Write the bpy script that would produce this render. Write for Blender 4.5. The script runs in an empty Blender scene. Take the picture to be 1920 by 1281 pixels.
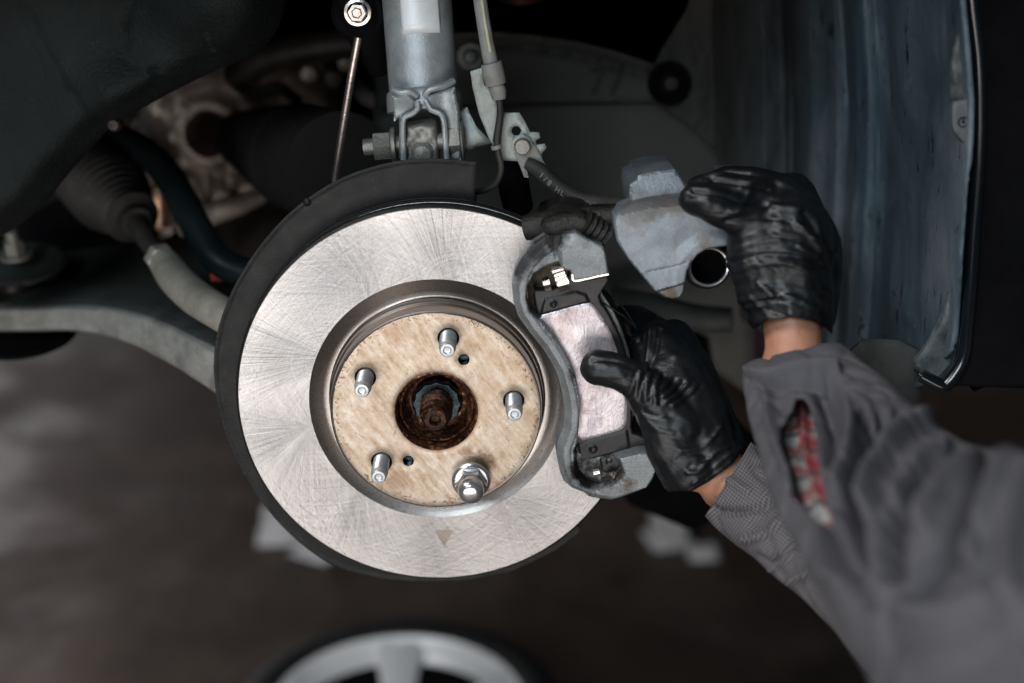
import bpy, bmesh, math, random
import numpy as np
from mathutils import Vector, Matrix, noise as mnoise
from mathutils.geometry import delaunay_2d_cdt
random.seed(7); np.random.seed(7)
R_ = math.radians
S = bpy.context.scene
COL = S.collection

# ------------------------------------------------------------------ camera
TH, PS = R_(18.699), R_(-1.075)
CAM = np.array([0.0394, -0.8952, 0.3506]); FP = 2400.0
cr = np.array([math.cos(PS), math.sin(PS), 0.0])
cf = np.array([-math.sin(PS)*math.cos(TH), math.cos(PS)*math.cos(TH), -math.sin(TH)])
cu = np.cross(cr, cf)
cd = bpy.data.cameras.new('camera'); cam = bpy.data.objects.new('camera', cd); COL.objects.link(cam)
m = Matrix.Identity(4)
for i in range(3):
    m[i][0], m[i][1], m[i][2], m[i][3] = cr[i], cu[i], -cf[i], CAM[i]
cam.matrix_world = m
cd.sensor_width = 36; cd.lens = 45; cd.clip_start = .05; cd.clip_end = 100
cd.dof.use_dof = True; cd.dof.focus_distance = .935; cd.dof.aperture_fstop = 2.6; cd.dof.aperture_blades = 0
S.camera = cam
# ------------------------------------------------------------------ world, lamps, exposure
W = bpy.data.worlds.new('World'); S.world = W; W.use_nodes = True
W.node_tree.nodes['Background'].inputs[0].default_value = (.62, .8, .86, 1)
W.node_tree.nodes['Background'].inputs[1].default_value = .013
def area(name, loc, aim, sx, sy, power, colour):
    l = bpy.data.lights.new(name, 'AREA'); l.shape = 'RECTANGLE'; l.size = sx; l.size_y = sy
    l.energy = power; l.color = colour
    o = bpy.data.objects.new(name, l); COL.objects.link(o); o.location = loc
    o.rotation_euler = (Vector(aim) - Vector(loc)).to_track_quat('-Z', 'Y').to_euler(); return o
area('doorway_light', (-.5, -3.1, -.75), (0, 0, 0), 2.6, 1.3, 54, (1, .95, .91))
area('cool_fill_light', (-.9, -2.6, 1.5), (.1, 0, .1), 1.3, .9, 40, (.80, .92, 1))  # cool fill lamp added at the upper left front, not a visible window
area('rear_light', (-4.1, 8.2, 1.1), (-1.6, 3.0, -1.23), 1.6, 1.5, 36, (1, .95, .97))
area('overhead_fill_light', (-1.9, -.9, 2.6), (-.6, .3, -1.2), 1.6, 1.2, 82, (1, .96, .94))  # unseen fill added overhead to brighten the wheel, floor and sleeve
S.view_settings.view_transform = 'Standard'; S.view_settings.look = 'None'
S.view_settings.exposure = 0; S.view_settings.gamma = 1
S.cycles.max_bounces = 8; S.cycles.use_denoising = True

# ------------------------------------------------------------------ pixel helpers (build-time only)
def ray(px, py):
    v = cf + cr*((px-960)/FP) + cu*((640.5-py)/FP); return v
def at(px, py, Y=0.0):                     # point of the plane y = Y seen at a pixel
    v = ray(px, py); return CAM + v*((Y-CAM[1])/v[1])
def ad(px, py, d):                         # point at depth d
    return CAM + ray(px, py)*d
def az(px, py, Z):
    v = ray(px, py); return CAM + v*((Z-CAM[2])/v[2])
def project(P):
    d = P - CAM; z = d @ cf
    return np.stack([960+FP*(d@cr)/z, 640.5-FP*(d@cu)/z], -1)
def xz(pts, Y):
    return [tuple(at(x, y, Y)[[0, 2]]) for x, y in pts]

# ------------------------------------------------------------------ nodes
class N:
    def __init__(s, name):
        s.m = bpy.data.materials.new(name); s.m.use_nodes = True; s.t = s.m.node_tree
        s.b = s.t.nodes['Principled BSDF']; s.co = s.t.nodes.new('ShaderNodeTexCoord').outputs['Object']
    def n(s, typ, **k):
        q = s.t.nodes.new('ShaderNode'+typ)
        for a, v in k.items():
            if hasattr(q, a): setattr(q, a, v)
        return q
    def set(s, sock, v):
        if hasattr(v, 'is_linked') or isinstance(v, bpy.types.NodeSocket): s.t.links.new(v, sock)
        elif isinstance(v, (tuple, list)): sock.default_value = tuple(v)+((1,) if len(v) == 3 and len(sock.default_value) == 4 else ())
        else: sock.default_value = v
    def math(s, op, a, b=0.0, c=None, clamp=False):
        q = s.n('Math', operation=op); q.use_clamp = clamp; s.set(q.inputs[0], a); s.set(q.inputs[1], b)
        if c is not None: s.set(q.inputs[2], c)
        return q.outputs[0]
    def vmath(s, op, a, b=(0, 0, 0), out=0):
        q = s.n('VectorMath', operation=op); s.set(q.inputs[0], a); s.set(q.inputs[1], b); return q.outputs[out]
    def noise(s, scale, detail=4, rough=.55, vec=None, dist=0, stretch=None, rot=None, dim='3D'):
        v = vec or s.co
        if stretch or rot:
            q = s.n('Mapping'); s.set(q.inputs[0], v)
            if rot: q.inputs['Rotation'].default_value = rot
            if stretch:
                q2 = s.n('Mapping'); s.set(q2.inputs[0], q.outputs[0]); q2.inputs['Scale'].default_value = stretch; q = q2
            v = q.outputs[0]
        q = s.n('TexNoise', noise_dimensions=dim)
        if dim == '1D': s.set(q.inputs['W'], v)
        else: s.set(q.inputs['Vector'], v)
        q.inputs['Scale'].default_value = scale; q.inputs['Detail'].default_value = detail
        q.inputs['Roughness'].default_value = rough; q.inputs['Distortion'].default_value = dist
        return q.outputs[0]
    def ramp(s, f, *st):
        q = s.n('ValToRGB'); s.set(q.inputs[0], f); e = q.color_ramp.elements
        while len(e) < len(st): e.new(.5)
        for i, (p, c) in enumerate(st):
            e[i].position = p; c = (c, c, c) if isinstance(c, (int, float)) else c; e[i].color = tuple(c)+(1,)
        return q.outputs[0]
    def mix(s, f, a, b, bt='MIX'):
        q = s.n('Mix', data_type='RGBA', blend_type=bt); s.set(q.inputs[0], f)
        s.set(q.inputs[6], a); s.set(q.inputs[7], b); return q.outputs[2]
    def bump(s, h, strength=.3, dist=.001, nrm=None):
        q = s.n('Bump'); q.inputs['Strength'].default_value = strength; q.inputs['Distance'].default_value = dist
        s.set(q.inputs['Height'], h)
        if nrm: s.set(q.inputs['Normal'], nrm)
        return q.outputs[0]
    def out(s, **k):
        al = dict(col='Base Color', rough='Roughness', metal='Metallic', nrm='Normal', spec='Specular IOR Level', coat='Coat Weight',
                  aniso='Anisotropic', tan='Tangent', sheen='Sheen Weight', croug='Coat Roughness', sss='Subsurface Weight')
        for a, v in k.items(): s.set(s.b.inputs[al[a]], v)
        return s.m
def simple(name, c1, c2=None, rough=.5, metal=0, nscale=60, bstr=.3, bdist=.0006, bscale=400, rvar=.12, spots=None, detail=5, **k):
    s = N(name); f = s.noise(nscale, detail)
    col = s.ramp(f, (.35, c1), (.65, c2 or c1))
    if spots:
        sc, lo, hi, cc = spots
        g = s.ramp(s.noise(sc, 6, .65), (lo, 0), (hi, 1)); col = s.mix(g, col, cc)
    r = s.math('MULTIPLY_ADD', s.noise(nscale*2.3, 4), rvar*2, rough-rvar)
    return s.out(col=col, rough=r, metal=metal, nrm=s.bump(s.noise(bscale, 6, .65), bstr, bdist), **k)

# ground friction face: many families of arcs left by the grinding wheel
def friction_mat():
    s = N('ground_steel'); acc = None; rad = None
    for i in range(9):
        a = i*2*math.pi/9+.35*(i % 2); rr = .088 if i % 3 else .125
        c = (rr*math.cos(a), 0, rr*math.sin(a))
        d = s.vmath('DISTANCE', s.co, c, out=1)
        line = s.noise(300 if i % 2 else 560, 4, .85, vec=d, dim='1D')
        msk = s.ramp(s.noise(9, 1, .5, vec=s.vmath('ADD', s.co, (i*.37, i*.11, i*.73))), (.42, 0), (.62, 1))
        v = s.math('MULTIPLY', s.math('MULTIPLY', s.math('SUBTRACT', line, .5), msk), .85)
        acc = v if acc is None else s.math('ADD', acc, v)
    # straight fans: the angle about points on the inner edge
    sp = s.n('SeparateXYZ'); s.set(sp.inputs[0], s.co)
    for i in range(10):
        a = i*2*math.pi/10+.2; rr = .085 + .012*(i % 2)
        x = s.math('SUBTRACT', sp.outputs[0], rr*math.cos(a)); z = s.math('SUBTRACT', sp.outputs[2], rr*math.sin(a))
        an = s.math('ARCTAN2', z, x)
        line = s.noise(58 if i % 2 else 38, 5, .85, vec=s.math('ADD', an, 10+i*3.3), dim='1D')
        dist = s.vmath('DISTANCE', s.co, ((rr+.035)*math.cos(a+.1), 0, (rr+.035)*math.sin(a+.1)), out=1)
        msk = s.math('SUBTRACT', 1, s.math('DIVIDE', dist, .075), clamp=True)
        v = s.math('MULTIPLY', s.math('MULTIPLY', s.math('SUBTRACT', line, .5), msk), 1.9)
        acc = s.math('ADD', acc, v)
    h = acc
    tone = s.math('MULTIPLY_ADD', h, .8, .52, clamp=True)
    patch = s.noise(14, 3)
    col = s.ramp(tone, (.12, (.40, .375, .365)), (.42, (.68, .65, .64)), (.60, (.80, .77, .76)), (.85, (.95, .93, .925)))
    col = s.mix(s.math('MULTIPLY', s.ramp(s.noise(22, 4, .6), (.56, 0), (.75, 1)), .30), col, (.46, .40, .33))
    q = s.n('Mapping'); s.set(q.inputs[0], s.co)
    # triangular tan stain below the hat and fine specks of rust at the rim
    c3 = at(833, 1003, 0)
    px_ = s.math('SUBTRACT', sp.outputs[0], float(c3[0])); pz_ = s.math('SUBTRACT', sp.outputs[2], float(c3[2]))
    e1 = s.math('MULTIPLY_ADD', pz_, -1, .0045)
    e2 = s.math('ADD', s.math('MULTIPLY', pz_, .5), s.math('MULTIPLY_ADD', px_, .95, .0052))
    e3 = s.math('ADD', s.math('MULTIPLY', pz_, .5), s.math('MULTIPLY_ADD', px_, -.95, .0052))
    tri = s.math('MINIMUM', s.math('MINIMUM', e1, e2), e3)
    tri = s.math('ADD', tri, s.math('MULTIPLY_ADD', s.noise(500, 3), .002, -.001))
    col = s.mix(s.math('MULTIPLY', s.math('MULTIPLY', tri, 2500, clamp=True), .65), col, (.42, .32, .22))
    r = s.vmath('LENGTH', s.co, out=1)
    rim = s.math('MULTIPLY', s.math('SUBTRACT', r, .142), 160, clamp=True)
    sp2 = s.ramp(s.noise(330, 3, .7), (.62, 0), (.67, 1))
    col = s.mix(s.math('MULTIPLY', rim, sp2), col, (.16, .08, .04))
    rough = s.math('MULTIPLY_ADD', patch, .16, .30)
    t = s.n('Tangent', direction_type='RADIAL', axis='Y')
    return s.out(col=col, rough=rough, metal=.88, nrm=s.bump(h, .5, .00045), aniso=.35, tan=t.outputs[0])
def hat_mat():
    s = N('hat_face_film')
    st = s.math('ADD', s.math('MULTIPLY', s.noise(120, 7, .72, stretch=(1.7, 1, .38), rot=(0, R_(34), 0), dist=.3), .55), s.math('MULTIPLY', s.noise(75, 8, .8), .45))
    col = s.ramp(st, (.33, (.22, .135, .075)), (.43, (.44, .335, .235)), (.51, (.57, .475, .38)), (.64, (.80, .74, .67)))
    big = s.ramp(s.noise(20, 5, .6), (.42, 0), (.72, 1))
    col = s.mix(s.math('MULTIPLY', big, .35), col, (.46, .31, .18))
    rust = s.ramp(s.noise(75, 8, .8, dist=1.2), (.585, 0), (.66, 1))
    col = s.mix(s.math('MULTIPLY', rust, .75), col, (.20, .085, .03))
    r = s.vmath('LENGTH', s.vmath('MULTIPLY', s.co, (1, 0, 1)), out=1)
    rim = s.math('MULTIPLY', s.math('SUBTRACT', r, .069), 220, clamp=True)
    sp2 = s.ramp(s.noise(420, 4, .75), (.56, 0), (.61, 1))
    col = s.mix(s.math('MULTIPLY', rim, sp2), col, (.07, .035, .02))
    cen = s.math('SUBTRACT', 1, s.math('MULTIPLY', s.math('SUBTRACT', r, .030), 300), clamp=True)
    col = s.mix(s.math('MULTIPLY', cen, .8), col, (.19, .085, .04))
    for (x_, y_, r0, cc, am) in ((905, 868, .009, (.10, .05, .02), .8), (875, 846, .005, (.22, .09, .03), .7), (745, 625, .009, (.30, .14, .05), .35), (690, 690, .006, (.25, .12, .05), .3), (740, 900, .010, (.28, .15, .06), .35), (850, 600, .012, (.38, .22, .12), .3)):
        p = at(x_, y_, -.0196); d = s.vmath('DISTANCE', s.co, tuple(p), out=1)
        q = s.math('SUBTRACT', 1.3, s.math('DIVIDE', d, r0)); q = s.math('ADD', q, s.math('MULTIPLY_ADD', s.noise(260, 7, .75), 2.4, -1.2))
        col = s.mix(s.math('MULTIPLY', s.math('MULTIPLY', q, 1.2, clamp=True), am), col, cc)
    return s.out(col=col, rough=s.math('MULTIPLY_ADD', st, .25, .33), metal=.62, nrm=s.bump(s.noise(260, 7, .7, stretch=(1.5, 1, .6), rot=(0, R_(34), 0)), .35, .0004))
def rust_mat(name='rusty_steel', dark=.6):
    s = N(name); f = s.noise(260, 7, .75, dist=.3)
    col = s.ramp(f, (.36, (.02*dark, .012*dark, .010*dark)), (.50, (.07*dark, .028*dark, .018*dark)), (.60, (.33*dark, .14*dark, .06*dark)), (.68, (.75*dark, .42*dark, .32*dark)))
    return s.out(col=col, rough=s.math('MULTIPLY_ADD', f, .6, .02), metal=.6, nrm=s.bump(f, .8, .001))
def turned(name, c, rough=.3):
    s = N(name); r = s.vmath('LENGTH', s.vmath('MULTIPLY', s.co, (1, 0, 1)), out=1)
    l = s.noise(2600, 3, .7, vec=r, dim='1D'); g = s.noise(900, 3, .7)
    sp = s.n('SeparateXYZ'); s.set(sp.inputs[0], s.co)
    v = s.math('ADD', s.math('MULTIPLY', l, .4), s.math('MULTIPLY', g, .6))
    big = s.ramp(s.noise(11, 3), (.35, 0), (.7, 1))
    col = s.mix(big, tuple(x*.8 for x in c), c)
    col = s.mix(.45, col, s.ramp(v, (.35, .12), (.65, .75)), 'MULTIPLY')
    col = s.mix(1.0, col, (1.5, 1.45, 1.4), 'MULTIPLY')
    t = s.n('Tangent', direction_type='RADIAL', axis='Y')
    return s.out(col=col, rough=s.math('MULTIPLY_ADD', g, .12, rough), metal=.95, nrm=s.bump(v, .35, .0003), aniso=.5, tan=t.outputs[0])
def cast_mat(name, c1, c2, grime=(.06, .055, .045), amt=.5, metal=.35, rough=.5, blobs=(), speck=.55):
    s = N(name)
    f = s.noise(38, 5, .6); g = s.noise(900, 3, .75); h = s.noise(420, 5, .7)
    col = s.ramp(f, (.32, c1), (.66, c2))
    col = s.mix(speck, col, s.ramp(g, (.38, .22), (.60, 1.12)), 'MULTIPLY')
    gr = s.ramp(s.noise(30, 7, .68, dist=.7), (.50, 0), (.72, 1))
    col = s.mix(s.math('MULTIPLY', gr, amt), col, grime)
    for (p, rad, cc) in blobs:                # darker patches with uneven edges; those at the caliper joint are grime
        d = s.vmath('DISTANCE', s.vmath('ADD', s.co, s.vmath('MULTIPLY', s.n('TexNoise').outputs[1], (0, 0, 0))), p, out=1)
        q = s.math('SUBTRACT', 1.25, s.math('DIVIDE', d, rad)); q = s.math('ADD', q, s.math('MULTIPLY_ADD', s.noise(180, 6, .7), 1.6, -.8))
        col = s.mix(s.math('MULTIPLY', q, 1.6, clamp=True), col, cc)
    return s.out(col=col, rough=s.math('MULTIPLY_ADD', f, .25, rough-.12), metal=metal, nrm=s.bump(s.math('ADD', g, h), .5, .0005))
def glove_mat():
    s = N('black_nitrile')
    a = s.noise(45, 4, .6, stretch=(.5, 1, 1.9), dist=.8); b = s.noise(160, 4, .6, stretch=(.6, 1, 1.6), dist=.8); c = s.noise(2200, 2)
    h = s.math('ADD', s.math('ADD', s.math('MULTIPLY', a, 1.6), s.math('MULTIPLY', b, .45)), s.math('MULTIPLY', c, .03))
    r = s.math('MULTIPLY_ADD', s.noise(60, 4), .36, .24)
    dust = s.ramp(s.noise(75, 7, .7), (.60, 0), (.80, 1))
    col = s.mix(s.math('MULTIPLY', dust, .5), (.0045, .006, .0075), (.022, .024, .026))
    return s.out(col=col, rough=r, spec=.5, nrm=s.bump(h, .38, .0018))
def cloth_mat(name, c1, c2, k=850, check=0.0):
    s = N(name); sp = s.n('SeparateXYZ'); u = s.n('UVMap'); s.set(sp.inputs[0], u.outputs[0])
    sa = s.math('SINE', s.math('MULTIPLY', sp.outputs[0], k)); sb = s.math('SINE', s.math('MULTIPLY', sp.outputs[1], k))
    wv = s.math('MULTIPLY', sa, sb); fz = s.noise(700, 4, .7)
    f = s.noise(16, 5, .6)
    col = s.ramp(f, (.3, c1), (.7, c2))
    grid = s.math('MULTIPLY_ADD', s.math('ADD', sa, sb), .25, .5)
    if check: col = s.mix(s.math('MULTIPLY', grid, check), col, (.30, .285, .30))
    col = s.mix(.35, col, s.ramp(fz, (.3, .55), (.7, 1.1)), 'MULTIPLY')
    h = s.math('ADD', s.math('MULTIPLY', wv, .5), fz)
    return s.out(col=col, rough=.88, nrm=s.bump(h, .35, .0005), spec=.12)
def plaid_mat():
    s = N('plaid_flannel'); sp = s.n('SeparateXYZ'); u = s.n('UVMap'); s.set(sp.inputs[0], u.outputs[0])
    def band(o, f, ph, w, sm=.06):
        v = s.math('FRACT', s.math('MULTIPLY_ADD', o, f, ph)); return s.math('LESS_THAN', v, w)
    X, Y = sp.outputs[0], sp.outputs[1]
    col = (.32, .31, .30)
    col = s.mix(s.math('MULTIPLY', band(X, 36, .2, .40), .7), col, (.22, .010, .016))
    col = s.mix(s.math('MULTIPLY', band(Y, 36, .55, .38), .65), col, (.22, .010, .016))
    col = s.mix(s.math('MULTIPLY', band(X, 36, .75, .16), .8), col, (.02, .03, .03))
    col = s.mix(s.math('MULTIPLY', band(Y, 36, .1, .16), .8), col, (.02, .03, .03))
    return s.out(col=col, rough=.9, nrm=s.bump(s.noise(1200, 3), .4, .0005), spec=.12)
def skin_mat():
    s = N('skin'); f = s.noise(60, 5, .65)
    col = s.ramp(f, (.3, (.46, .20, .12)), (.7, (.62, .32, .21)))
    h = s.math('ADD', s.noise(420, 4, .6), s.noise(90, 3))
    hair = s.ramp(s.noise(500, 2, .5, stretch=(1, .25, .12), rot=(0, .5, .2), dist=1.0), (.66, 0), (.70, .45))
    col = s.mix(hair, col, (.12, .06, .035))
    return s.out(col=col, rough=.48, nrm=s.bump(h, .3, .0008), sss=.08)
def floor_mat():
    s = N('concrete_floor')
    a = s.noise(1.1, 6, .6, dist=.4); b = s.noise(5, 7, .7); c = s.noise(16, 6, .7)
    col = s.ramp(a, (.30, (.044, .030, .023)), (.52, (.080, .058, .048)), (.72, (.145, .112, .100)))
    col = s.mix(.6, col, s.ramp(b, (.35, .35), (.65, 1.25)), 'MULTIPLY')
    wet = s.ramp(s.noise(1.8, 4), (.45, 0), (.6, 1))
    r = s.math('MULTIPLY_ADD', wet, -.22, .62)
    return s.out(col=col, rough=r, nrm=s.bump(s.math('ADD', b, c), .35, .01), spec=.45)
def shim_mat():
    s = N('pad_shim_steel')
    v = s.n('TexVoronoi', feature='DISTANCE_TO_EDGE'); s.set(v.inputs['Vector'], s.vmath('ADD', s.co, s.vmath('MULTIPLY', s.vmath('SUBTRACT', s.n('TexNoise').outputs[1], (.5, .5, .5)), (.0, .0, .0))))
    w = s.noise(36, 5, .55, dist=3.2)
    line = s.ramp(s.math('ABSOLUTE', s.math('SUBTRACT', w, .5)), (.0, 1), (.012, 0))
    w2 = s.noise(95, 4, .6, dist=2.5, stretch=(1.8, 1, .45))
    line2 = s.ramp(s.math('ABSOLUTE', s.math('SUBTRACT', w2, .56)), (.0, .9), (.02, 0))
    col = s.ramp(s.noise(26, 4), (.3, (.60, .55, .58)), (.7, (.82, .77, .80)))
    col = s.mix(s.math('MULTIPLY', line, .55), col, (.25, .15, .19))
    msk = s.ramp(s.noise(30, 3, .6), (.40, 0), (.52, 1))
    col = s.mix(s.math('MULTIPLY', s.math('MULTIPLY', line2, msk), .95), col, (.20, .05, .20))
    col = s.mix(s.math('MULTIPLY', s.ramp(s.noise(40, 5, .6), (.50, 0), (.68, 1)), .6), col, (.36, .27, .24))
    return s.out(col=col, rough=s.math('MULTIPLY_ADD', s.noise(60, 4), .35, .25), metal=.7, nrm=s.bump(s.math('ADD', w, s.math('MULTIPLY', w2, .5)), .35, .0010))
def liner_mat():
    s = N('dusty_blue_liner')
    f = s.noise(13, 7, .68, stretch=(1, 1, .55), dist=.5); fine = s.noise(600, 5, .7)
    col = s.ramp(f, (.32, (.038, .066, .088)), (.52, (.082, .120, .148)), (.72, (.19, .215, .24)))
    sp = s.n('SeparateXYZ'); s.set(sp.inputs[0], s.co)
    dk = s.ramp(s.noise(70, 5, .7, stretch=(1, 1, .4)), (.60, 0), (.65, 1))
    col = s.mix(s.math('MULTIPLY', dk, .9), col, (.006, .009, .014))
    lt = s.ramp(s.noise(120, 6, .75, stretch=(1, 1, .5)), (.59, 0), (.68, 1))
    col = s.mix(s.math('MULTIPLY', lt, .55), col, (.24, .26, .27))
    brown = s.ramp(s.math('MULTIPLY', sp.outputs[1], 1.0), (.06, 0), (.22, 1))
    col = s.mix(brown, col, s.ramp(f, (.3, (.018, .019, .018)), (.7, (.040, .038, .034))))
    return s.out(col=col, rough=s.math('MULTIPLY_ADD', f, .3, .5), nrm=s.bump(s.math('ADD', fine, s.noise(70, 6, .7)), .4, .0015))
MT = dict(
 rustlight=rust_mat('light_rust', 1.25),
 friction=friction_mat(), hat=hat_mat(), rust=rust_mat(), wetrust=rust_mat('rusty_spindle', .5),
 annulus=turned('turned_steel', (.37, .35, .34), .23), wall=turned('turned_dark_steel', (.20, .18, .165), .30),
 blackcoat=simple('black_coated_iron', (.006, .006, .006), (.016, .015, .014), .5, .2, 120, .5, .0008, 500, spots=(260, .62, .7, (.10, .08, .06))),
 edge=simple('machined_edge', (.22, .22, .22), (.4, .4, .4), .3, .95, 200, .2, .0003, 900),
 shield=simple('black_painted_sheet', (.0045, .0045, .005), (.0085, .0085, .0085), .48, 0, 40, .45, .0006, 500, spots=(190, .66, .74, (.04, .036, .03)), spec=.3),
 zinc=simple('zinc_steel', (.40, .43, .45), (.54, .57, .59), .36, .65, 300, .3, .0003, 900),
 chrome=simple('chrome', (.52, .52, .53), (.66, .66, .67), .2, .85, 90, .08, .0004, 200, rvar=.05),
 spring=simple('spring_steel', (.62, .55, .50), (.80, .74, .70), .24, 1, 90, .12, .0004, 300),
 darknut=simple('greasy_dark_steel', (.010, .018, .022), (.030, .046, .054), .22, .8, 200, .4, .0006, 500, spots=(200, .58, .7, (.02, .012, .01))),
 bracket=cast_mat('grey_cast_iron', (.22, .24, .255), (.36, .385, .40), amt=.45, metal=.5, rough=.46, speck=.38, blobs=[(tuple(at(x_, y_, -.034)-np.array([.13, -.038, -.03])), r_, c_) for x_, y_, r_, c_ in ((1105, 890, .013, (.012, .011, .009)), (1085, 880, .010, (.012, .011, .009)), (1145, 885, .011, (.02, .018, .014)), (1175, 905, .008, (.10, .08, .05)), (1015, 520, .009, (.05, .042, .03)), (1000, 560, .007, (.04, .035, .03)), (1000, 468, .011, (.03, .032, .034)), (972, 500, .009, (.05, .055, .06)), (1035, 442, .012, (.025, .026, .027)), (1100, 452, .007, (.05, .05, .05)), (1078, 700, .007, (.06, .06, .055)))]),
 caliper=cast_mat('blue_grey_cast_aluminium', (.17, .20, .23), (.33, .37, .41), (.15, .125, .10), .6, .40, .38, [(tuple(at(x_, y_, -.036)-at(1250, 550, -.040)), r_, c_) for x_, y_, r_, c_ in ((1190, 390, .012, (.15, .155, .16)), (1225, 383, .011, (.12, .12, .12)), (1262, 377, .010, (.13, .12, .115)), (1255, 552, .007, (.13, .11, .09)), (1320, 452, .008, (.16, .13, .10)), (1290, 480, .006, (.14, .115, .09)))], .24),
 grime=simple('oily_black_iron', (.008, .008, .008), (.035, .032, .028), .32, .3, 90, .8, .0014, 420),
 plastic=simple('black_pad_paint', (.009, .009, .010), (.017, .016, .017), .42, 0, 60, .25, .0005, 500, rvar=.1, spots=(200, .68, .72, (.12, .06, .14))),
 rubber=simple('black_rubber', (.010, .010, .010), (.022, .021, .020), .6, 0, 60, .3, .0006, 600),
 hose=simple('dusty_hose_rubber', (.02, .02, .018), (.045, .042, .036), .62, 0, 40, .3, .0005, 700),
 strut=cast_mat('dusty_strut_paint', (.36, .39, .40), (.52, .55, .56), (.15, .135, .12), .45, .45, .40, (), .16),
 knuckle=cast_mat('cast_knuckle', (.24, .24, .22), (.42, .41, .38), (.05, .045, .04), .5, .5, .42),
 plate=cast_mat('galvanised_plate', (.24, .27, .265), (.36, .39, .375), (.12, .11, .09), .45, .55, .42, (), .18),
 bolt=cast_mat('dusty_bolt', (.22, .22, .20), (.42, .41, .37), (.10, .08, .06), .4, .5, .42),
 conduit=simple('grey_conduit', (.20, .21, .20), (.30, .30, .28), .6, 0, 60, .3, .0005, 600, spots=(40, .5, .7, (.17, .14, .11))),
 yellow=simple('yellow_print', (.50, .46, .27), (.58, .55, .36), .6),
 label=simple('white_foil_label', (.78, .80, .81), (.9, .92, .93), .4, .1, 30, .4, .0006, 250),
 liner=liner_mat(),
 arch=simple('dark_arch_liner', (.0052, .0075, .0074), (.0135, .0175, .0170), .6, 0, 12, .8, .0022, 300, spots=(200, .69, .73, (.09, .10, .10)), spec=.22),
 panel=simple('dark_inner_panel', (.040, .043, .040), (.072, .070, .063), .6, 0, 6, .4, .001, 300),
 black=simple('black_underseal', (.0035, .0035, .004), (.006, .006, .007), .85, 0, 20, .3, .001, 200, spec=.03),
 paint=simple('gloss_black_paint', (.004, .007, .010), (.006, .009, .012), .22, 0, 20, .02, .0002, 100, rvar=.03, coat=.6),
 engine=cast_mat('gearbox_aluminium', (.45, .37, .32), (.80, .70, .63), (.10, .07, .055), .5, .4, .42),
 engdark=simple('dark_engine_iron', (.008, .007, .007), (.035, .028, .024), .5, .3, 20, .5, .002, 90),
 redboot=simple('rusty_shaft', (.020, .006, .005), (.06, .014, .010), .5, .2, 30, .4, .001, 200),
 antiroll=simple('blue_black_bar', (.006, .010, .012), (.010, .016, .019), .34, .1, 20, .1, .0004, 400),
 arm=cast_mat('dusty_control_arm', (.36, .365, .34), (.52, .51, .475), (.05, .05, .045), .5, .3, .5),
 armtop=cast_mat('dark_control_arm_web', (.05, .06, .06), (.09, .10, .095), (.015, .015, .015), .5, .2, .6),
 tierod=cast_mat('dusty_tie_rod', (.42, .40, .35), (.60, .57, .49), (.16, .10, .06), .5, .4, .42, (), .2),
 darkrod=cast_mat('dark_tie_rod', (.03, .03, .028), (.07, .065, .055), (.16, .12, .07), .3, .3, .5),
 glove=glove_mat(), skin=skin_mat(), plaid=plaid_mat(),
 sleeve=cloth_mat('grey_work_cloth', (.080, .079, .088), (.115, .113, .124), 3800),
 sleeve2=cloth_mat('grey_checked_cloth', (.020, .018, .020), (.040, .036, .039), 2700, .6),
 floor=floor_mat(), tyre=simple('tyre_rubber', (.008, .009, .010), (.016, .017, .018), .55, 0, 20, .3, .002, 100),
 alloy=simple('silver_alloy', (.84, .85, .87), (.90, .91, .93), .4, .15, 10, .1, .001, 60),
 rag=simple('white_rag', (.60, .60, .62), (.72, .72, .74), .9, 0, 20, .5, .003, 60),
 rosehose=simple('red_oxide', (.30, .01, .01), (.4, .02, .02), .5),
)

# ------------------------------------------------------------------ objects
def thing(name, label, cat, loc=(0, 0, 0), group=None):
    o = bpy.data.objects.new(name, None); o.empty_display_size = .02; COL.objects.link(o); o.location = loc
    o['label'] = label; o['category'] = cat
    if group: o['group'] = group
    return o
def tag(o, label, cat, group=None):
    o['label'] = label; o['category'] = cat
    if group: o['group'] = group
    return o
def root_of(p):
    v = Vector((0, 0, 0))
    while p: v = v + p.location; p = p.parent
    return v
def mk(name, verts, faces, mat, parent=None, smooth=35, label=None, loc=None, uv=None):
    V = np.asarray(verts, float); base = np.array(root_of(parent)); org = np.zeros(3)
    if parent is None:
        org = np.array(loc) if loc is not None else np.array([(V[:, 0].min()+V[:, 0].max())/2, (V[:, 1].min()+V[:, 1].max())/2, V[:, 2].min()])
    me = bpy.data.meshes.new(name); me.from_pydata((V-base-org).tolist(), [], [tuple(int(i) for i in f) for f in faces]); me.validate(); me.update()
    bm = bmesh.new(); bm.from_mesh(me); bmesh.ops.recalc_face_normals(bm, faces=bm.faces); bm.to_mesh(me); bm.free()
    me.polygons.foreach_set('use_smooth', [bool(smooth)]*len(me.polygons))
    if smooth and smooth < 180: me.set_sharp_from_angle(angle=R_(smooth))
    if uv is not None:
        l = me.uv_layers.new(name='UVMap'); vi = np.zeros(len(me.loops), int); me.loops.foreach_get('vertex_index', vi)
        l.data.foreach_set('uv', np.asarray(uv)[vi].ravel())
    me.materials.append(mat if not isinstance(mat, str) else MT[mat])
    o = bpy.data.objects.new(name, me); COL.objects.link(o); o.parent = parent; o.location = tuple(org)
    if label: o['label'] = label
    return o
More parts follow.
